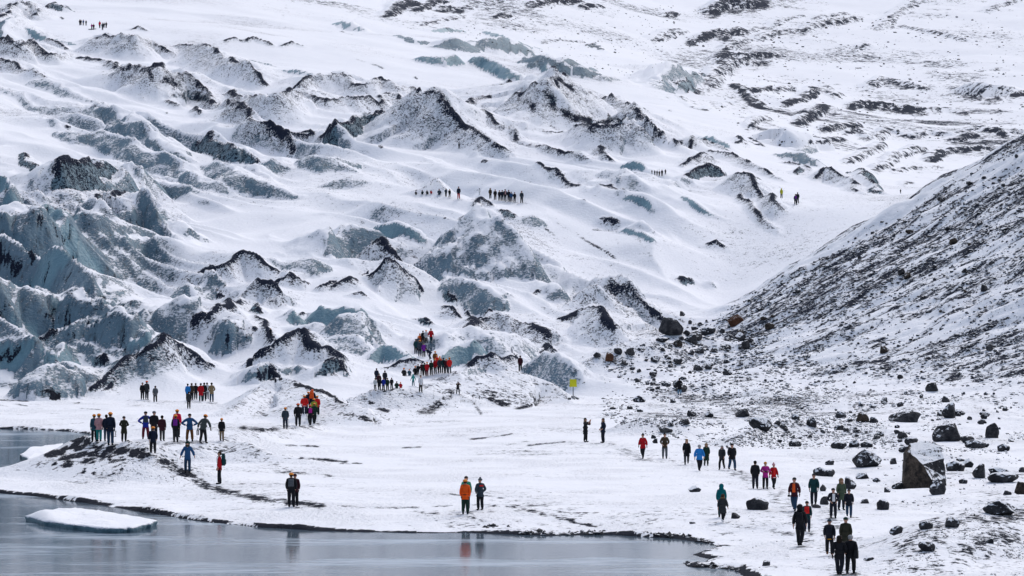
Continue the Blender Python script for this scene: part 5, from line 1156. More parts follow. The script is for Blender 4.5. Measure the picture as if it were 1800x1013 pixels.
POSES = {
    # per side (left = +x): elbow, wrist, knee, ankle; lean = forward tilt of the upper body (radians)
    'stand': dict(el=(.218, .03, 1.14), wr=(.190, -.08, .90), knL=(.095, -.03, .50), anL=(.10, -.03, .09), knR=(-.10, .0, .50), anR=(-.12, .06, .09)),
    'pocket': dict(el=(.27, .07, 1.15), wr=(.16, -.13, 1.00)),
    'akimbo': dict(el=(.43, .12, 1.17), wr=(.21, -.05, 1.03), kn=(.13, -.02, .50), an=(.15, 0, .09)),
    'walk': dict(elL=(.225, .12, 1.16), wrL=(.225, .16, .92), elR=(-.225, -.06, 1.16), wrR=(-.215, -.20, .95), knL=(.10, -.20, .52), anL=(.09, -.26, .09), knR=(-.10, .02, .50), anR=(-.08, .32, .15)),
    'walk2': dict(elR=(-.225, .12, 1.16), wrR=(-.225, .16, .92), elL=(.225, -.06, 1.16), wrL=(.215, -.20, .95), knR=(-.10, -.20, .52), anR=(-.09, -.26, .09), knL=(.10, .02, .50), anL=(.08, .32, .15)),
    'photo': dict(el=(.27, -.22, 1.26), wr=(.07, -.34, 1.52), kn=(.14, -.02, .50), an=(.19, 0, .09)),
    'hold': dict(el=(.28, .0, 1.15), wr=(.09, -.25, 1.14)),
    'lean': dict(el=(.36, -.02, 1.18), wr=(.40, -.12, .96), kn=(.13, -.04, .50), an=(.19, 0, .09), lean=.35),
    'bend': dict(el=(.24, -.16, 1.12), wr=(.22, -.30, .95), kn=(.13, -.10, .50), an=(.16, .06, .09), lean=.85),
    'sit': dict(el=(.28, -.10, 1.15), wr=(.15, -.32, 1.08), kn=(.14, -.36, 1.22), an=(.14, -.52, .82), seat=.75),
    'arms_out': dict(el=(.29, .03, 1.16), wr=(.36, -.06, .95), knL=(.10, -.12, .52), anL=(.11, -.14, .09), knR=(-.11, .0, .50), anR=(-.11, .14, .11), lean=.06),
}
HIP = .93
def lean_pt(p, a):
    x, y, z = p
    y0, z0 = y, z - HIP
    return (x, y0 * math.cos(a) - z0 * math.sin(a), HIP + z0 * math.cos(a) + y0 * math.sin(a))

def make_pose(key):
    P = POSES[key]; a = P.get('lean', 0)
    def side(n, s, dflt):
        q = P.get(n + ('L' if s > 0 else 'R'))
        if q: return q
        q = P.get(n, dflt); return (q[0] * s, q[1], q[2])
    L = lambda p: lean_pt(p, a)
    out = {}
    J = {}
    for s in (1, -1):
        J[s] = dict(sh=(.158 * s, .01, 1.405), el=side('el', s, (.22, .03, 1.14)), wr=side('wr', s, (.195, -.08, .9)), hp=(.092 * s, 0, .88), kn=side('kn', s, (.105, -.02, .50)), an=side('an', s, (.11, .02, .09)))
    # body: a single skin from head to toes, five fingers on each hand
    k = Sk()
    pel = k.p((0, 0, .96), .10); sp = k.p(L((0, 0, 1.16)), .095, pel); ch = k.p(L((0, 0, 1.38)), .11, sp)
    nk = k.p(L((0, -.005, 1.50)), .052, ch); jaw = k.p(L((0, -.03, 1.575)), .066, nk); hd = k.p(L((0, -.012, 1.655)), .088, jaw); k.p(L((0, .0, 1.735)), .06, hd)
    k.p(L((0, -.118, 1.635)), .015, hd)
    gl = {}
    for s in (1, -1):
        k.p(L((.092 * s, .0, 1.64)), .018, hd)
        j = J[s]
        sh = k.p(L(j['sh']), .06, ch); el = k.p(L(j['el']), .043, sh); wr = k.p(L(j['wr']), .028, el)
        w = j['wr']; e = j['el']
        dv = np.array(w) - np.array(e); dv /= np.linalg.norm(dv)
        sd = np.cross(dv, (s, 0, 0)); sd = sd / (np.linalg.norm(sd) + 1e-6)
        palm = np.array(w) + dv * .06
        pm = k.p(L(tuple(palm)), .036, wr)
        G = Sk(); g0 = G.p(L(tuple(palm - dv * .07)), .043); g1 = G.p(L(tuple(palm)), .046, g0)
        for f_, (off, ln) in enumerate(((-.030, .075), (-.010, .088), (.010, .082), (.028, .066))):
            b = palm + dv * .045 + sd * off; m1 = b + dv * ln * .5; t1 = b + dv * ln * .85 - np.array((s * .018, .008, 0))
            i = k.p(L(tuple(b)), .010, pm); i = k.p(L(tuple(m1)), .009, i); k.p(L(tuple(t1)), .008, i)
            i = G.p(L(tuple(b)), .016, g1); i = G.p(L(tuple(m1)), .015, i); G.p(L(tuple(t1)), .013, i)
        b = palm - sd * .038 + dv * .005; i = k.p(L(tuple(b)), .011, pm); k.p(L(tuple(b - sd * .022 + dv * .03)), .009, i)
        i = G.p(L(tuple(b)), .018, g1); G.p(L(tuple(b - sd * .024 + dv * .034)), .015, i)
        gl[s] = grow('glove', G.v, G.e, G.r)
        hp = k.p(j['hp'], .075, pel); kn = k.p(j['kn'], .042, hp); an = k.p(j['an'], .028, kn)
        x, y, z = j['an']; k.p((x, y - .10, z - .042), .022, an)
    out['body'] = grow("body", k.v, k.e, k.r)
    k = Sk()
    h0 = k.p(L((0, 0, .93)), .170); h1 = k.p(L((0, 0, 1.10)), .160, h0); c0 = k.p(L((0, .005, 1.30)), .165, h1); c1 = k.p(L((0, 0, 1.43)), .110, c0); k.p(L((0, 0, 1.525)), .080, c1)
    k.p(L((0, 0, .82)), .172, h0)
    for s in (1, -1):
        j = J[s]
        sh = k.p(L(j['sh']), .088, c1); el = k.p(L(j['el']), .076, sh); k.p(L(tuple(np.array(j['el']) * .06 + np.array(j['wr']) * .94)), .062, el)
    me = grow("jacket", k.v, k.e, k.r)
    for v in me.vertices:                                       # a chest is wider than it is deep
        wgt = 1 - min(1, max(0, (abs(v.co.x) - .16) / .08))
        yc = -math.sin(a) * max(0, v.co.z - HIP) * 1.0 if a < .5 else None
        if yc is not None: v.co.y = yc + (v.co.y - yc) * (1 - .24 * wgt)
    out['jacket'] = me
    k = Sk()
    pe = k.p((0, 0, .97), .135); lo = k.p((0, .005, .90), .135, pe)
    for s in (1, -1):
        j = J[s]
        hp = k.p((j['hp'][0] * .98, .005, .78), .112, lo) if key != 'sit' else k.p((j['hp'][0] * 1.1, -.10, .95), .10, lo)
        kn = k.p(j['kn'], .086, hp); x, y, z = j['an']; k.p((x, y, z + .01), .076, kn)
    me = grow("trousers", k.v, k.e, k.r)
    for v in me.vertices:
        if v.co.z > .82 and key != 'sit': v.co.y *= .85
    out['trousers'] = me
    for s, nm in ((1, 'bootL'), (-1, 'bootR')):
        x, y, z = J[s]['an']
        k = Sk()
        q = k.p((x, y + .01, z + .08), .058); q2 = k.p((x, y + .015, z - .03), .055, q); q3 = k.p((x, y - .10, z - .042), .048, q2); k.p((x * 1.05, y - .17, z - .05), .038, q3)
        out[nm] = grow("boot", k.v, k.e, k.r)
    hand = J[-1]['wr']
    out['hand'] = L((hand[0], hand[1], hand[2] - .12)); out['handL'] = L((J[1]['wr'][0], J[1]['wr'][1], J[1]['wr'][2] - .12))
    out['lean'] = a; out['gloves'] = gl
    out['seat'] = P.get('seat', 0)
    return out

def ell(name, parts, seg=14, ring=9):
    """joined ellipsoid caps: (cx, cy, cz, rx, ry, rz, zmin as fraction, zmax)"""
    bm = bmesh.new()
    for cx, cy, cz, rx, ry, rz, lo, hi in parts:
        rows = []
        for i in range(ring + 1):
            ph = math.asin(lo) + (math.asin(hi) - math.asin(lo)) * i / ring
            rows.append([bm.verts.new((cx + rx * math.cos(ph) * math.cos(t * 6.2832 / seg), cy + ry * math.cos(ph) * math.sin(t * 6.2832 / seg), cz + rz * math.sin(ph))) for t in range(seg)])
        for a, b in zip(rows[:-1], rows[1:]):
            for t in range(seg):
                bm.faces.new((a[t], a[(t + 1) % seg], b[(t + 1) % seg], b[t]))
        bm.faces.new(rows[0][::-1]); bm.faces.new(rows[-1])
    for f in bm.faces: f.smooth = True
    me = bpy.data.meshes.new(name); bm.to_mesh(me); bm.free()
    return me
def rbox(name, parts, bev=.04):
    bm = bmesh.new()
    for cx, cy, cz, sx, sy, sz in parts:
        r = bmesh.ops.create_cube(bm, size=1)
        for v in r['verts']:
            v.co = (cx + v.co.x * sx * (1 if v.co.z < 0 else .88), cy + v.co.y * sy, cz + v.co.z * sz)
    bmesh.ops.bevel(bm, geom=bm.edges[:], offset=bev, segments=2, affect='EDGES', profile=.6)
    for f in bm.faces: f.smooth = True
    me = bpy.data.meshes.new(name); bm.to_mesh(me); bm.free()
    return me
# headgear is built round the head centre, z 1.66
HG = {
    'helmet': ell("helmet", [(0, 0, 1.668, .118, .135, .112, -.05, .99), (0, -.05, 1.662, .112, .115, .02, -.9, .9)]),
    'beanie': ell("beanie", [(0, .008, 1.668, .104, .118, .112, -.02, .99), (0, .008, 1.685, .110, .124, .040, -.8, .8)]),
    'pom': ell("pom_hat", [(0, .008, 1.668, .104, .118, .115, -.02, .99), (0, .008, 1.685, .110, .124, .040, -.8, .8), (0, .01, 1.80, .045, .045, .045, -.99, .99)]),
    'hood': ell("hood", [(0, .03, 1.655, .125, .125, .145, -.85, .99), (0, .01, 1.53, .13, .12, .07, -.9, .9)]),
    'short': ell("hair", [(0, .016, 1.672, .097, .106, .100, -.15, .99), (0, .045, 1.62, .085, .07, .07, -.9, .9)]),
    'long': ell("hair", [(0, .016, 1.672, .102, .112, .104, -.15, .99), (0, .065, 1.56, .105, .065, .15, -.98, .98)]),
    'cap': ell("cap", [(0, .008, 1.675, .102, .114, .095, -.02, .99), (0, -.10, 1.685, .085, .095, .014, -.9, .9)]),
}
PACK = {
    'small': rbox("backpack", [(0, .185, 1.27, .27, .15, .40), (0, .265, 1.20, .20, .06, .20)]),
    'big': rbox("backpack", [(0, .21, 1.28, .32, .20, .56), (0, .20, 1.60, .28, .18, .12), (0, .32, 1.20, .22, .07, .28)]),
}
STRAPS = rbox("shoulder_straps", [(.10, -.128, 1.30, .05, .02, .30), (-.10, -.128, 1.30, .05, .02, .30), (.10, .0, 1.475, .05, .24, .03), (-.10, .0, 1.475, .05, .24, .03)], .008)
SKIRT = {'coat': (.92, .58, .178, .212), 'long': (.92, .42, .178, .225), 'hip': (.92, .74, .178, .190)}
def skirt_mesh(z0, z1, r0, r1):
    bm = bmesh.new(); rows = []
    for i in range(7):
        f = i / 6; r = r0 + (r1 - r0) * f
        rows.append([bm.verts.new((r * (1 + .02 * math.sin(t * 3 + i)) * math.cos(t * 6.2832 / 16), r * .78 * (1 + .03 * math.sin(t * 2.2)) * math.sin(t * 6.2832 / 16), z0 + (z1 - z0) * f)) for t in range(16)])
    for a, b in zip(rows[:-1], rows[1:]):
        for t in range(16): bm.faces.new((a[t], b[t], b[(t + 1) % 16], a[(t + 1) % 16]))
    bm.faces.new(rows[0]); bm.faces.new(rows[-1][::-1])
    for f in bm.faces: f.smooth = True
    me = bpy.data.meshes.new("coat_hem"); bm.to_mesh(me); bm.free()
    return me
SKM = {k_: skirt_mesh(*v_) for k_, v_ in SKIRT.items()}
FUR = ell("fur_collar", [(0, .02, 1.53, .135, .125, .055, -.95, .95)])
EYE = ell("eye", [(0, 0, 0, .011, .008, .009, -.95, .95)], 8, 5)
MOUTH = ell("mouth", [(0, 0, 0, .026, .009, .008, -.95, .95)], 8, 5)
PANEL = rbox("back_patch", [(0, .135, 1.36, .22, .02, .07)], .006)
BELT = ell("harness_belt", [(0, 0, 1.0, .186, .15, .03, -.8, .8)])
CUFF = ell("shirt_hem", [(0, 0, .80, .19, .155, .05, -.8, .8)])
FRONT = rbox("shirt_front", [(0, -.132, 1.22, .15, .03, .46)], .012)

def shape(me, name, mat, root, loc=(0, 0, 0), rx=0, sc=None):
    o = link(name, me, root)
    if not me.materials: me.materials.append(None)
    o.material_slots[0].link = 'OBJECT'
    o.material_slots[0].material = mat
    o.location = loc
    if rx: o.rotation_euler.x = rx
    if sc: o.scale = sc
    return o

POSED = {}
PEOPLE = []
def person(u, v, hpx, pose, face, jk, tr, head, label, group=None, pack=None, skirt=None, boots='black', extra=(), bulk=1.0):
    """u, v: photo pixel of the feet; hpx: height in the photo; face: degrees, 0 = towards the viewpoint, 180 = away, 90 = to the right"""
    if pose not in POSED: POSED[pose] = make_pose(pose)
    Q = POSED[pose]
    p = stand(u, v)
    full = 1.80 if pose not in ('sit',) else 1.05
    if pose == 'bend': full = 1.45
    if pose == 'lean': full = 1.70
    s = hpx * p[1] / FPX / full
    root = link("person", None)
    root.empty_display_size = .2
    root.location = (p[0], p[1], p[2] - (.0 + Q['seat']) * s)
    root.rotation_euler = (0, 0, R(face + rng.uniform(-14, 14)))
    bulk = bulk * rng.uniform(1.02, 1.12)
    root.scale = (s * bulk, s * bulk, s)
    tag(root, label, "person", group)
    a = Q['lean']
    shape(Q['body'], "body", cloth(SKIN, .6, "skin"), root)
    shape(Q['jacket'], "jacket", cloth(C[jk]), root)
    shape(Q['trousers'], "trousers", cloth(C[tr]), root)
    for n in ('bootL', 'bootR'):
        shape(Q[n], "boot", cloth(C[boots]), root)
    if rng.random() < .72:
        for sx in (1, -1): shape(Q['gloves'][sx], "glove", cloth(C['gloves']), root)
    def up(o):                                                   # things worn on the leaning upper body
        if a:
            o.rotation_euler.x = a
            o.location = (0, HIP * math.sin(a), HIP - HIP * math.cos(a))
        return o
    hk, hc = head
    up(shape(HG[hk], {'pom': 'beanie', 'short': 'hair', 'long': 'hair'}.get(hk, hk), cloth(C[hc], .5 if hk == 'helmet' else .9), root))
    if hk in ('helmet', 'cap') and hpx > 28:
        up(shape(HG['short'], "hair", cloth(C['brownhair']), root))
    if pack:
        b = up(shape(PACK[pack[0]], "backpack", cloth(C[pack[1]]), root))
        st = shape(STRAPS, "shoulder_straps", cloth(C['black']), b)
    if skirt:
        shape(SKM[skirt], "coat_hem", cloth(C[jk]), root)
    for e, c in extra:
        if e == 'fur': up(shape(FUR, "fur_collar", cloth(C[c]), root))
        if e == 'panel': up(shape(PANEL, "back_patch", cloth(C[c]), root))
        if e == 'belt': shape(BELT, "harness_belt", cloth(C[c]), root)
        if e == 'hem': shape(CUFF, "shirt_hem", cloth(C[c]), root)
        if e == 'front': up(shape(FRONT, "shirt_front", cloth(C[c]), root))
    if abs(face) < 100 and hpx > 26 and a < .2:
        for sx in (-1, 1): shape(EYE, "eye", cloth((.01, .008, .007), .3, "eye"), root, (.034 * sx, -.098, 1.665))
        shape(MOUTH, "mouth", cloth((.30, .09, .08), .6, "lips"), root, (0, -.097, 1.585))
    PEOPLE.append((round(s * full, 2), round(p[1]), label[:40]))
    return root, Q, s

B_, F_ = 180, 0
H_ = ('helmet', 'helmet')
# --- tour group on the mound by the pond
g = "tour group on the shore mound"
rc = {}
person(187, 776, 48, 'stand', 170, 'navy', 'jeans', ('short', 'hair'), "bareheaded person in navy and jeans, mostly hidden behind a helmeted person in the same colours", g)
person(165.5, 777.5, 50, 'stand', 190, 'greyblue', 'black', H_, "person in grey blue jacket and orange helmet at the left end of the mound group", g, extra=[('hem', 'turq')])
person(174, 776.5, 50, 'stand', 165, 'pink', 'turq', H_, "person in pale pink jacket and orange helmet, second on the mound", g)
rc['navy'] = person(194, 783.5, 60, 'stand', 178, 'navy', 'jeans', H_, "person in navy jacket, jeans and orange helmet, tallest in the standing mound group", g, extra=[('belt', 'dgrey')])
person(218, 777, 46, 'hold', 170, 'olive', 'black', ('beanie', 'black'), "person in long olive coat and black beanie standing alone on the mound", g, skirt='coat')
person(256, 772.5, 50, 'akimbo', 180, 'royal', 'dred', ('beanie', 'black'), "person in royal blue jacket and dark red trousers with hands on hips", g, pack=('small', 'slate'))
person(271, 773, 51, 'stand', 180, 'black', 'black', ('beanie', 'grey'), "person in black jacket and pale grey hat behind the small backpacker", g, bulk=1.1)
person(285, 775.5, 46, 'stand', 160, 'maroon', 'dgrey', ('short', 'hair'), "person in maroon coat beside the black jacket on the mound", g, skirt='hip')
person(269, 799, 50, 'walk', 178, 'navy', 'black', H_, "person in navy jacket and orange helmet with backpack climbing the mound path", g, pack=('small', 'navy'))
person(311.5, 769, 50, 'stand', 180, 'pinkred', 'black', H_, "person in pink red jacket and orange helmet, behind the purple backpack", g)
person(308.7, 778, 50, 'stand', 180, 'black', 'dgrey', H_, "person in black jacket with purple backpack and orange helmet on the mound", g, pack=('small', 'purple'))
person(333.4, 776.5, 50, 'akimbo', 185, 'blue', 'caramel', ('beanie', 'black'), "person in blue jacket and caramel trousers with hands on hips", g, bulk=1.08)
rc['grey'] = person(357, 779.5, 50, 'lean', 150, 'greygreen', 'black', H_, "person in grey green jacket and orange helmet leaning to one side", g)
rc['khaki'] = person(389.7, 775.5, 41, 'stand', 180, 'black', 'khaki', H_, "person in black jacket, khaki trousers and orange helmet, rightmost of the mound group", g)
person(329.8, 832, 57, 'arms_out', 5, 'blue', 'jeans', ('hood', 'dgreen'), "person in blue jacket and dark hood coming down the mound path with arms out", g)
person(385.7, 851.5, 59, 'stand', -80, 'red', 'black', ('short', 'brownhair'), "person in red jacket with big teal backpack standing in profile on the path", g, pack=('big', 'dteal'))
# --- at the foot of the ice, left
g = "people at the foot of the ice wall"
person(250.5, 703, 31, 'stand', 10, 'black', 'black', ('short', 'hair'), "person all in black at the foot of the ice, left of a pair", g)
person(258, 703, 34, 'stand', 175, 'dgrey', 'black', ('helmet', 'rhelmet'), "person in dark grey with red orange helmet, right of the pair at the ice foot", g)
person(273, 707.8, 30, 'walk', 200, 'grey', 'black', ('short', 'hair'), "person in light grey coat walking up to the ice wall", g, skirt='hip')
person(330, 705, 31, 'stand', 180, 'sky', 'black', ('short', 'hair'), "person in bright sky blue jacket at the foot of the ice", g)
person(331.8, 718.8, 31, 'stand', 180, 'dgrey', 'black', ('short', 'hair'), "person in dark clothes just in front of the sky blue jacket", g)
person(337, 704, 31, 'stand', 170, 'brown', 'black', ('short', 'brownhair'), "person in brown jacket right behind the sky blue jacket", g)
person(344, 703, 30, 'stand', 180, 'black', 'black', ('short', 'hair'), "person in black between the brown jacket and the red coat", g)
person(353, 706, 33, 'stand', 175, 'red', 'dteal', ('short', 'hair'), "person in long red coat in the row at the foot of the ice", g, skirt='coat')
person(359, 705, 33, 'stand', 185, 'black', 'black', ('short', 'hair'), "person in black with a pale bag right of the red coat", g, extra=[('hem', 'lwhite')])
person(364, 702, 30, 'stand', 180, 'lwhite', 'grey', ('short', 'brownhair'), "person in whitish jacket behind the tan coat", g)
person(372, 707, 35, 'pocket', 185, 'tan', 'jeans', ('short', 'hair'), "person in tan coat and jeans at the right end of the row", g, skirt='hip')
# --- file climbing the gravel mound
g = "hikers climbing the gravel mound in file"
rc['file'] = person(501.5, 754.5, 39, 'stand', 185, 'slate', 'navy', H_, "person in slate jacket and orange helmet carrying crampons, last of the file on the left", g)
person(524, 750.5, 42, 'walk', 185, 'black', 'black', ('helmet', 'rhelmet'), "person all in black with red orange helmet walking up the mound", g, bulk=1.1)
person(535, 729.5, 35, 'walk2', 180, 'bred', 'navy', H_, "person in bright red jacket and navy trousers, left one on the mound top", g, extra=[('hem', 'white')], bulk=1.15)
person(542, 722, 34, 'stand', 180, 'navy', 'navy', H_, "person in navy with orange helmet high in the file", g)
person(549, 721, 37, 'walk', 180, 'navy', 'dnavy', ('helmet', 'rhelmet'), "person with a large rust orange backpack leading the file", g, pack=('big', 'rhelmet'))
person(557.5, 731, 36, 'walk2', 180, 'bred', 'black', H_, "person in bright red jacket and black trousers, right one on the mound top", g)
person(552, 737, 37, 'stand', 180, 'ygreen', 'black', H_, "person in yellow green jacket and orange helmet in the middle of the file", g)
person(552.5, 746, 38, 'walk', 180, 'dgreen', 'black', H_, "person in dark green jacket beside the magenta backpack", g)
rc['file2'] = person(545, 748, 37, 'walk2', 180, 'black', 'black', ('helmet', 'rhelmet'), "person in black with magenta backpack and orange helmet", g, pack=('small', 'magenta'))
# --- group crowding on the ice steps in the middle
g = "helmeted tour group climbing onto the ice"
MID = [
 (757.5, 604, 27, 'walk2', 20, 'red', 'dteal', ('short', 'hair'), "guide in red jacket at the head of the climbing group", None),
 (749, 604, 24, 'stand', 180, 'lwhite', 'black', H_, "helmeted person in pale jacket just below the guide in red", None),
 (743.5, 606, 25, 'stand', 180, 'black', 'black', ('short', 'hair'), "bareheaded person in black near the top of the climbing group", None),
 (738, 611, 25, 'stand', 180, 'orange', 'black', H_, "person in orange with orange helmet near the top of the climbing group", None),
 (735.5, 617, 26, 'stand', 180, 'grey', 'black', H_, "helmeted person in light grey, left side of the upper cluster", None),
 (731, 622.5, 27, 'stand', 180, 'dteal', 'black', ('short', 'brownhair'), "person in dark teal at the left edge of the upper cluster", None),
 (738, 626.5, 29, 'stand', 180, 'slate', 'dnavy', H_, "helmeted person in slate blue beside the purple coat", None),
 (745, 628, 26, 'stand', 180, 'purple', 'black', ('pom', 'grey'), "person in dark purple jacket at the foot of the upper cluster", None),
 (756, 632, 19, 'bend', 250, 'navy', 'navy', ('short', 'hair'), "person in navy bending over between the two clusters", None),
 (765, 645, 28, 'stand', 180, 'caramel', 'black', H_, "helmeted person in brown at the back of the lower cluster", None),
 (768, 651, 27, 'stand', 180, 'bred', 'black', H_, "helmeted person in red at the back of the lower cluster", None),
 (773, 653, 27, 'stand', 180, 'orange', 'black', H_, "helmeted person in orange at the back of the lower cluster", None),
 (758, 660, 27, 'stand', 180, 'dgreen', 'black', ('short', 'hair'), "bareheaded person in dark green in front of the lower cluster", None),
 (765, 657.5, 27, 'stand', 180, 'red', 'dgrey', H_, "helmeted person in red and grey, left in the row at the ice wall", None),
 (772.7, 656.5, 28, 'stand', 180, 'slate', 'black', H_, "helmeted person in slate grey in the row at the ice wall", ('small', 'dgrey')),
 (779.6, 656.5, 28, 'stand', 180, 'dteal', 'black', ('short', 'brownhair'), "bareheaded person in dark teal in the row at the ice wall", ('small', 'black')),
 (784.5, 656.5, 26, 'stand', 180, 'maroon', 'dgrey', H_, "helmeted person in maroon in the row at the ice wall", None),
 (790, 657, 29, 'stand', 190, 'bred', 'grey', H_, "person in bright red jacket and grey trousers at the right end by the ice wall", None),
 (750.6, 662, 26, 'stand', 170, 'red', 'dred', H_, "helmeted person in red jacket and dark red trousers at the left of the lower cluster", None),
 (746.5, 661, 24, 'stand', 180, 'dgreen', 'black', ('short', 'brownhair'), "person in mossy dark green left of the dark red trousers", None),
 (741.6, 660, 23, 'stand', 180, 'maroon', 'black', ('beanie', 'black'), "person in maroon and black beanie behind the white jacket", None),
 (735, 660, 20, 'stand', 180, 'black', 'black', ('beanie', 'black'), "person in black beanie just above the turquoise child", None),
 (730, 659, 16, 'sit', 180, 'black', 'black', H_, "helmeted person in black crouching right of the seated pair", None),
 (710, 661.5, 15, 'sit', 175, 'black', 'black', H_, "helmeted person in black sitting, left of the seated pair", None),
 (719.5, 660.5, 12, 'sit', 185, 'greyblue', 'black', H_, "helmeted person in grey blue sitting, right of the seated pair", None),
 (726.4, 679, 21, 'arms_out', 200, 'turq', 'teal', ('hood', 'turq'), "child in turquoise snowsuit on the gravel below the group", None),
 (739.5, 690, 31, 'stand', 20, 'white', 'black', ('short', 'hair'), "person in white jacket and black trousers on the gravel path", None),
 (805, 693, 23, 'photo', 10, 'black', 'black', ('hood', 'white'), "short person in black with pale hat on the gravel mound", None),
]
for q in MID: person(*q[:9], group=g, pack=q[9])
g = "visitors gathered in the hollow left of the ice steps"
LFT = [(662, 673, 26, 'stand', 180, 'navy', 'black', ('short', 'hair'), "person in navy at the back left of the hollow"), (676.6, 677, 26, 'stand', 180, 'dnavy', 'black', ('short', 'hair'), "person in dark navy standing highest on the right of the hollow"),
       (666.3, 682, 26, 'stand', 180, 'maroon', 'black', ('short', 'brownhair'), "person in maroon in the middle of the hollow"), (659.4, 685.5, 21, 'stand', 180, 'lwhite', 'black', ('beanie', 'black'), "person with white shoulders and black beanie at the left edge of the hollow"),
       (667, 686, 23, 'stand', 180, 'black', 'dnavy', ('short', 'hair'), "person in black in front of the maroon jacket"), (674, 687.5, 24, 'stand', 180, 'royal', 'black', ('beanie', 'black'), "person in royal blue at the front of the hollow"),
       (681, 687, 23, 'stand', 180, 'dgreen', 'black', ('beanie', 'dgreen'), "person in dark green right of the royal blue jacket"), (688.4, 684.7, 21, 'stand', 180, 'black', 'black', ('short', 'hair'), "person in black, last one standing on the right of the hollow"),
       (697.4, 683, 13, 'sit', 180, 'dgreen', 'black', ('short', 'hair'), "person in dark green sitting right of the hollow group"), (704, 682.5, 11, 'sit', 180, 'red', 'black', H_, "person in red with orange helmet sitting at the far right of the hollow group")]
for q in LFT: person(*q, group=g)
person(914.5, 654, 29.5, 'stand', 175, 'maroon', 'black', ('short', 'hair'), "person in dark maroon jacket alone on the hummock between two ice blocks")
person(1194.5, 695, 31, 'pocket', 170, 'black', 'pjeans', ('short', 'hair'), "person in black coat and pale blue jeans alone among the rubble", skirt='coat')
person(476, 591, 14, 'stand', 180, 'black', 'black', H_, "tiny dark figure with orange helmet beside the dirty ice peak")
# --- by the lake
person(518.5, 890, 58, 'stand', 170, 'maroon', 'black', ('beanie', 'maroon'), "person in dark maroon beanie hidden behind the helmeted backpacker by the shore")
person(512, 892, 62, 'stand', 185, 'black', 'black', H_, "person in black with orange helmet and patterned backpack standing by the shore", pack=('small', 'grey'), extra=[('belt', 'dgrey')])
person(819.5, 899, 63, 'stand', 5, 'green2', 'black', ('short', 'hair'), "dark haired person in teal green jacket half hidden behind the orange jacket")
rc['orange'] = person(817.7, 904.6, 63, 'stand', 178, 'orange', 'dgreen', H_, "person in bright orange jacket and orange helmet at the lake shore", extra=[('belt', 'black')])
person(844, 897.3, 57.5, 'pocket', 200, 'slate', 'black', ('pom', 'grey'), "person in slate jacket with a red patch and grey pom hat at the lake shore", extra=[('panel', 'bred')], bulk=1.08)
# --- couple with a camera
ph = person(1029, 777.5, 43.5, 'photo', 55, 'black', 'black', ('short', 'hair'), "person in black parka raising a phone to take a photo", skirt='coat', extra=[('fur', 'fur')])
person(1060, 778.7, 44.5, 'pocket', -60, 'navy', 'dnavy', ('short', 'hair'), "person in navy blue parka posing for the photo", skirt='hip', extra=[('fur', 'fur')])
# --- strollers on the right
person(1130, 806.6, 44.5, 'walk', -20, 'red', 'black', ('pom', 'black'), "person in long red coat and black pom hat strolling left", skirt='hip')
person(1168.5, 806.6, 46, 'pocket', -5, 'brown', 'grey', ('cap', 'black'), "man in brown jacket, grey trousers and dark cap")
rc['bag'] = person(1207, 817, 46, 'walk2', -15, 'black', 'dgrey', ('long', 'blonde'), "blonde person in long black coat with a dark bag", skirt='coat')
person(1241.6, 819, 40, 'stand', 5, 'dgreen', 'dgrey', ('hood', 'fur'), "person in very dark green long coat with fur hood", skirt='long')
person(1229.5, 828.5, 47.5, 'walk', 165, 'sky', 'black', ('short', 'greyhair'), "grey haired person in bright blue jacket walking away", bulk=1.08)
person(1269, 826, 43.5, 'walk2', -10, 'dgrey', 'black', ('long', 'greyhair'), "person in charcoal coat with grey scarf walking beside jeans", skirt='hip', extra=[('fur', 'grey')])
person(1286.7, 827, 48, 'walk', 5, 'black', 'jeans', ('beanie', 'black'), "person in black jacket and blue jeans walking with the charcoal coat", skirt='hip', bulk=1.08)
person(1327.4, 859.7, 50.6, 'stand', 185, 'black', 'dnavy', ('short', 'hair'), "person all in black standing left of the purple jacket", skirt='hip')
person(1345.4, 860, 48.8, 'hold', 5, 'magenta', 'black', ('beanie', 'mustard'), "person in purple magenta jacket and mustard beanie")
person(1360, 860, 46, 'walk2', 10, 'red', 'black', ('pom', 'pink'), "person in red jacket and pink white hat", extra=[('hem', 'white'), ('front', 'bred')])
person(1268, 910, 60, 'stand', 165, 'teal', 'dteal', ('hood', 'teal'), "person in teal hooded jacket behind the woman with the fur collar")
person(1270.7, 918.5, 51, 'walk', 150, 'dgrey', 'black', ('long', 'brownhair'), "person in dark parka with tan fur collar and white boots", skirt='coat', boots='white', extra=[('fur', 'fur')])
rc['cam'] = person(1396.3, 898.5, 60, 'walk', -5, 'maroon', 'jeans', ('beanie', 'dgrey'), "person in maroon jacket and grey beanie carrying a camera", extra=[('front', 'rhelmet')])
person(1430.6, 889.5, 58, 'walk2', 5, 'dteal', 'dnavy', ('cap', 'black'), "bearded person in dark teal jacket and black cap striding forward")
person(1479, 897, 56.6, 'stand', 10, 'green', 'dnavy', ('hood', 'fur'), "person in long green parka behind the open dark coat", skirt='coat')
person(1464.7, 911.4, 54, 'pocket', 3, 'dnavy', 'dnavy', ('beanie', 'dgrey'), "person in open dark coat over a white shirt", skirt='hip', extra=[('front', 'white')], bulk=1.1)
person(1492.3, 910, 51, 'walk', 8, 'dnavy', 'jeans', ('cap', 'black'), "person in dark navy jacket and blue jeans right of the open coat", skirt='hip', bulk=1.08)
person(1418.6, 936, 56, 'walk2', 180, 'dteal', 'navy', ('beanie', 'black'), "person with a red pack walking ahead of the black hooded walker", pack=('small', 'bred'), skirt='hip')
person(1406.2, 961, 75, 'walk', 180, 'black', 'black', ('hood', 'black'), "tall hooded walker in black with black backpack seen from behind", pack=('small', 'black'), bulk=1.02)
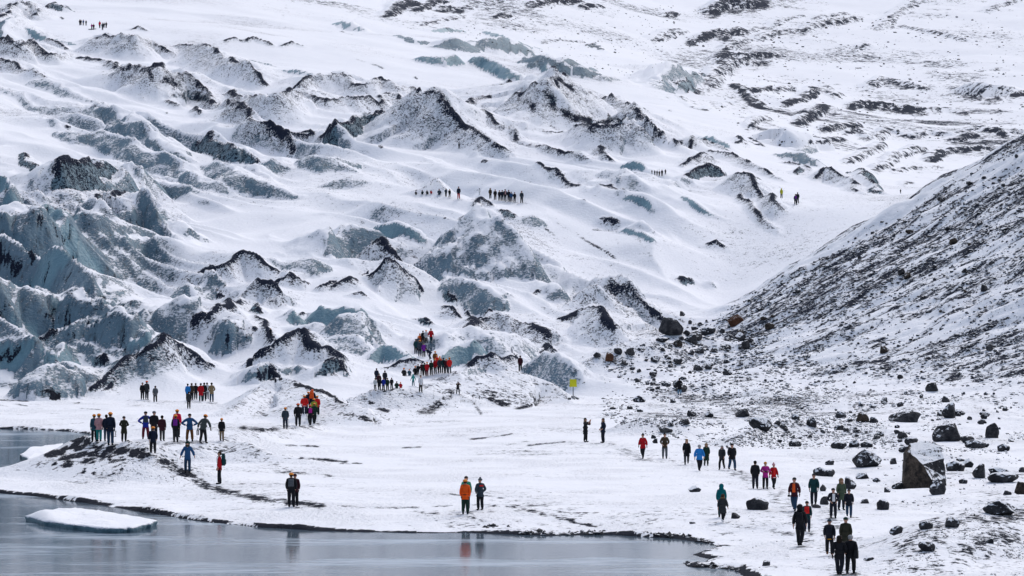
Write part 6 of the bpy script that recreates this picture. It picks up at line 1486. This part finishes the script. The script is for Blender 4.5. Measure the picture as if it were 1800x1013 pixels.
person(1458, 976.6, 65, 'walk2', 178, 'dnavy', 'black', ('beanie', 'slate'), "person in dark puffer jacket with yellow hem and tan boots", boots='caramel', extra=[('hem', 'mustard')], pack=('small', 'dnavy'), bulk=1.05)
person(1486.6, 979, 71, 'stand', 180, 'olive', 'dgrey', ('beanie', 'dgreen'), "person in olive coat and green beanie in front of the couple in black", skirt='coat')
person(1475.5, 1011.4, 71.4, 'walk', 180, 'black', 'dnavy', ('long', 'hair'), "long haired person in black coat, left of the couple nearest the camera", skirt='hip', bulk=1.15)
rc['bag2'] = person(1495, 1009.5, 70.5, 'walk2', 180, 'black', 'black', ('short', 'greyhair'), "grey haired person in black coat, right of the couple nearest the camera", skirt='hip', bulk=1.2)
# --- row of hikers half way up
g = "hikers in a row half way up the glacier"
ROW = [(731, 342.5, 7, 'sit', 'black', 'black', "first of the seated hikers from the left, tiny and dark"), (742.6, 342, 8, 'sit', 'dteal', 'black', "second seated hiker from the left, in dark teal"), (750.6, 341.8, 8, 'sit', 'dgreen', 'black', "third seated hiker from the left, in dark green"),
       (757.6, 341, 7, 'sit', 'red', 'red', "seated hiker in red half way up the glacier"), (772, 342.7, 11, 'sit', 'slate', 'black', "seated hiker in slate, right of the seated one in red"), (783.8, 346, 15, 'stand', 'slate', 'black', "left one of two standing hikers in the gap of the row"),
       (790.3, 347.3, 15, 'stand', 'black', 'black', "right one of two standing hikers in the gap of the row"), (806.2, 350.3, 22.6, 'stand', 'navy', 'red', "hiker in navy with red trousers standing apart half way up the glacier"), (842.9, 343, 12, 'stand', 'white', 'lwhite', "hiker in white on the snow hump half way up the glacier"),
       (861.8, 349.7, 19, 'stand', 'brown', 'black', "leftmost of the close standing row of hikers, with pale hood"), (870.4, 352, 19, 'stand', 'black', 'black', "second from the left of the close standing row of hikers"), (878, 352.8, 18.5, 'stand', 'dnavy', 'black', "third from the left of the close standing row of hikers"),
       (882.8, 353.4, 19.5, 'stand', 'navy', 'dgrey', "fourth from the left of the close standing row of hikers"), (888, 353.4, 21, 'stand', 'dgrey', 'dgrey', "hiker with dusky pink front in the close standing row"), (894.2, 354.6, 21, 'stand', 'dnavy', 'black', "sixth from the left of the close standing row of hikers"),
       (898.7, 355, 18, 'stand', 'blue', 'black', "hiker in blue in the close standing row"), (904.6, 355.8, 18, 'stand', 'black', 'black', "last on the right of the close standing row of hikers"), (917, 357.4, 22, 'stand', 'slate', 'black', "hiker with grey backpack standing right of the close row")]
for i, (u, v, h, po, j_, t_, lab) in enumerate(ROW):
    person(u, v, h, po, rng.choice((180, 170, 0, 20)), j_, t_, ('hood', 'tan') if i == 9 else ('beanie', 'black') if i != 8 else ('hood', 'grey'), lab, g, pack=('small', 'grey') if i == 17 else None, extra=[('front', 'pink')] if i == 13 else ())
g = "far hikers at the upper left"
FAR = [(140.4, 45, 11, 'dnavy', "farthest hikers, upper left: first from the left"), (142.4, 44.5, 10, 'black', "farthest hikers, upper left: second from the left"), (146.5, 45, 10.5, 'blue', "farthest hikers, upper left: one in blue"), (151.3, 45.5, 10, 'dgreen', "farthest hikers, upper left: dark one right of the blue one"),
       (161.3, 51.8, 10, 'magenta', "farthest hikers, upper left: one in magenta"), (164.7, 52.7, 11, 'maroon', "farthest hikers, upper left: one in maroon beside magenta"), (175.3, 49.8, 13, 'pinkred', "farthest hikers, upper left: one in red over dark trousers"), (180.2, 53.3, 13.3, 'slate', "farthest hikers, upper left: tallest of the right cluster, in slate"),
       (183, 49.5, 10, 'black', "farthest hikers, upper left: black one behind the slate one"), (186.7, 49.8, 11.5, 'dgrey', "farthest hikers, upper left: last on the right")]
for u, v, h, j_, lab in FAR: person(u, v, h, 'stand', rng.choice((180, 0)), j_, 'black', ('beanie', 'black'), lab, g)
g = "dark hikers beside the ice tent on the right"
for u, v, h, lab in [(1146, 305.8, 7, "hikers below the dark ice tent: first from the left"), (1151, 308.3, 9, "hikers below the dark ice tent: second from the left"), (1155, 309, 9.5, "hikers below the dark ice tent: third from the left"),
                     (1159, 310, 10, "hikers below the dark ice tent: third from the right"), (1163.7, 310, 12, "hikers below the dark ice tent: tallest, second from the right"), (1169.7, 307, 9.5, "hikers below the dark ice tent: last on the right, slightly apart")]:
    person(u, v, h, 'stand', rng.choice((180, 0)), 'black' if h != 9.5 else 'dnavy', 'black', ('beanie', 'black'), lab, g)
person(1373.7, 349, 18, 'stand', 20, 'yellow', 'black', ('hood', 'yellow'), "hiker in yellow jacket on the dirty ice ridge at the right")
person(1398.3, 361, 20, 'stand', 180, 'slate', 'black', ('beanie', 'black'), "hiker in slate jacket with pack, front of a pair right of the yellow one", pack=('small', 'purple'))
person(1402, 358, 20, 'stand', 180, 'dnavy', 'black', ('short', 'hair'), "hiker in dark navy, rear of the pair right of the yellow one")
person(1583, 340.5, 8, 'stand', 180, 'black', 'black', ('beanie', 'black'), "tiny dark hiker on the skyline of the moraine slope")
person(807, 261.5, 10, 'stand', 180, 'dgrey', 'black', ('beanie', 'black'), "tiny lone hiker on the snow below the central dirt cone")

# ---------------------------------------------------------------- things they carry
M_STEEL = cloth((.12, .12, .13), .4, "steel")
def crampon_mesh():
    bm = bmesh.new()
    def box(c, s):
        r = bmesh.ops.create_cube(bm, size=1)
        for v in r['verts']: v.co = (c[0] + v.co.x * s[0], c[1] + v.co.y * s[1], c[2] + v.co.z * s[2])
    for sx in (-.05, .05):
        box((sx, 0, 0), (.012, .10, .30))
        for z in (-.14, -.05, .05, .14):
            r = bmesh.ops.create_cone(bm, segments=4, radius1=.018, radius2=.002, depth=.07)
            for v in r['verts']: v.co = (sx + v.co.z * (1 if sx > 0 else -1) + (.035 if sx > 0 else -.035), v.co.x, z + v.co.y)
    box((0, 0, .15), (.11, .03, .02)); box((0, 0, -.15), (.11, .03, .02)); box((0, 0, .24), (.02, .02, .20))
    me = bpy.data.meshes.new("crampons"); bm.to_mesh(me); bm.free(); me.materials.append(M_STEEL)
    return me
CRM = crampon_mesh()
def carry(key, me, name, hand, label, cat, dz=-.16, sc=1.0):
    root, Q, s = rc[key]
    h = Q[hand]
    a = root.rotation_euler.z
    x, y = h[0] * root.scale[0], h[1] * root.scale[1]
    o = link(name, me)
    o.location = (root.location.x + x * math.cos(a) - y * math.sin(a), root.location.y + x * math.sin(a) + y * math.cos(a), root.location.z + (h[2] + dz) * s)
    o.rotation_euler.z = a
    o.scale = (s * sc,) * 3
    tag(o, label, cat)
g = "crampons"
carry('navy', CRM, "crampons", 'hand', "steel crampons hanging at the right of the navy jacket and jeans on the mound", "crampons")
carry('grey', CRM, "crampons", 'handL', "steel crampons in the hand of the leaning person in grey green", "crampons")
carry('khaki', CRM, "crampons", 'handL', "steel crampons in the left hand of the person in khaki trousers", "crampons")
carry('file', CRM, "crampons", 'hand', "steel crampons in the hand of the last hiker of the file, in slate jacket", "crampons")
carry('file2', CRM, "crampons", 'handL', "steel crampons at the left side of the magenta backpack", "crampons")
BAG = rbox("handbag", [(0, 0, 0, .16, .34, .30), (0, -.10, .20, .03, .03, .18), (0, .10, .20, .03, .03, .18)], .012); BAG.materials.append(cloth(C['black']))
carry('bag', BAG, "handbag", 'handL', "dark shoulder bag of the blonde person in the long black coat", "bag", dz=.12)
carry('bag2', BAG, "handbag", 'hand', "black bag under the arm of the grey haired person nearest the camera", "bag", dz=.10, sc=1.15)
CAMERA = rbox("camera", [(0, 0, 0, .15, .08, .10), (0, -.08, 0, .07, .12, .07)], .008); CAMERA.materials.append(cloth((.01, .01, .011), .4, "black_plastic"))
carry('cam', CAMERA, "camera", 'hand', "black camera in the right hand of the person in maroon jacket", "camera", dz=-.02)
rc['ph'] = ph
PHONE = rbox("phone", [(0, 0, 0, .15, .012, .075)], .004); PHONE.materials.append(cloth((.01, .01, .011), .4, "black_plastic"))
carry('ph', PHONE, "phone", 'handL', "dark phone held up by the person in black parka", "phone", dz=.16)

# ---------------------------------------------------------------- yellow warning sign below the glacier
sp = stand(1007.5, 701)
sg = link("warning_sign", None); sg.location = sp
tag(sg, "yellow warning sign on a thin post below the ice blocks", "sign")
ks = sp[1] / FPX
def cyl(name, r, z0, z1, mat, parent, seg=10):
    bm = bmesh.new()
    bmesh.ops.create_cone(bm, cap_ends=True, segments=seg, radius1=r, radius2=r, depth=z1 - z0)
    for v in bm.verts: v.co.z += (z0 + z1) / 2
    me = bpy.data.meshes.new(name); bm.to_mesh(me); bm.free(); me.materials.append(mat)
    return link(name, me, parent)
cyl("post", .04, -.3, 33 * ks, cloth((.05, .052, .055), .5, "steel_post"), sg)
bd = link("board", rbox("board", [(0, -.06, 27.5 * ks, 13.2 * ks, .04, 13.5 * ks)], .02), sg)
bd.data.materials.append(cloth((.62, .60, .02), .5, "yellow_paint"))
cyl("footing", .19, -.3, 5 * ks, cloth((.30, .30, .30), .9, "concrete"), sg, 12)
boulder(998, 1004, 699, 702.5, "small dark stone left of the yellow sign's footing", M_ROCKB, 4)
boulder(1011, 1018.5, 697.5, 702.5, "small square stone right of the yellow sign's footing", M_ROCK, 5)
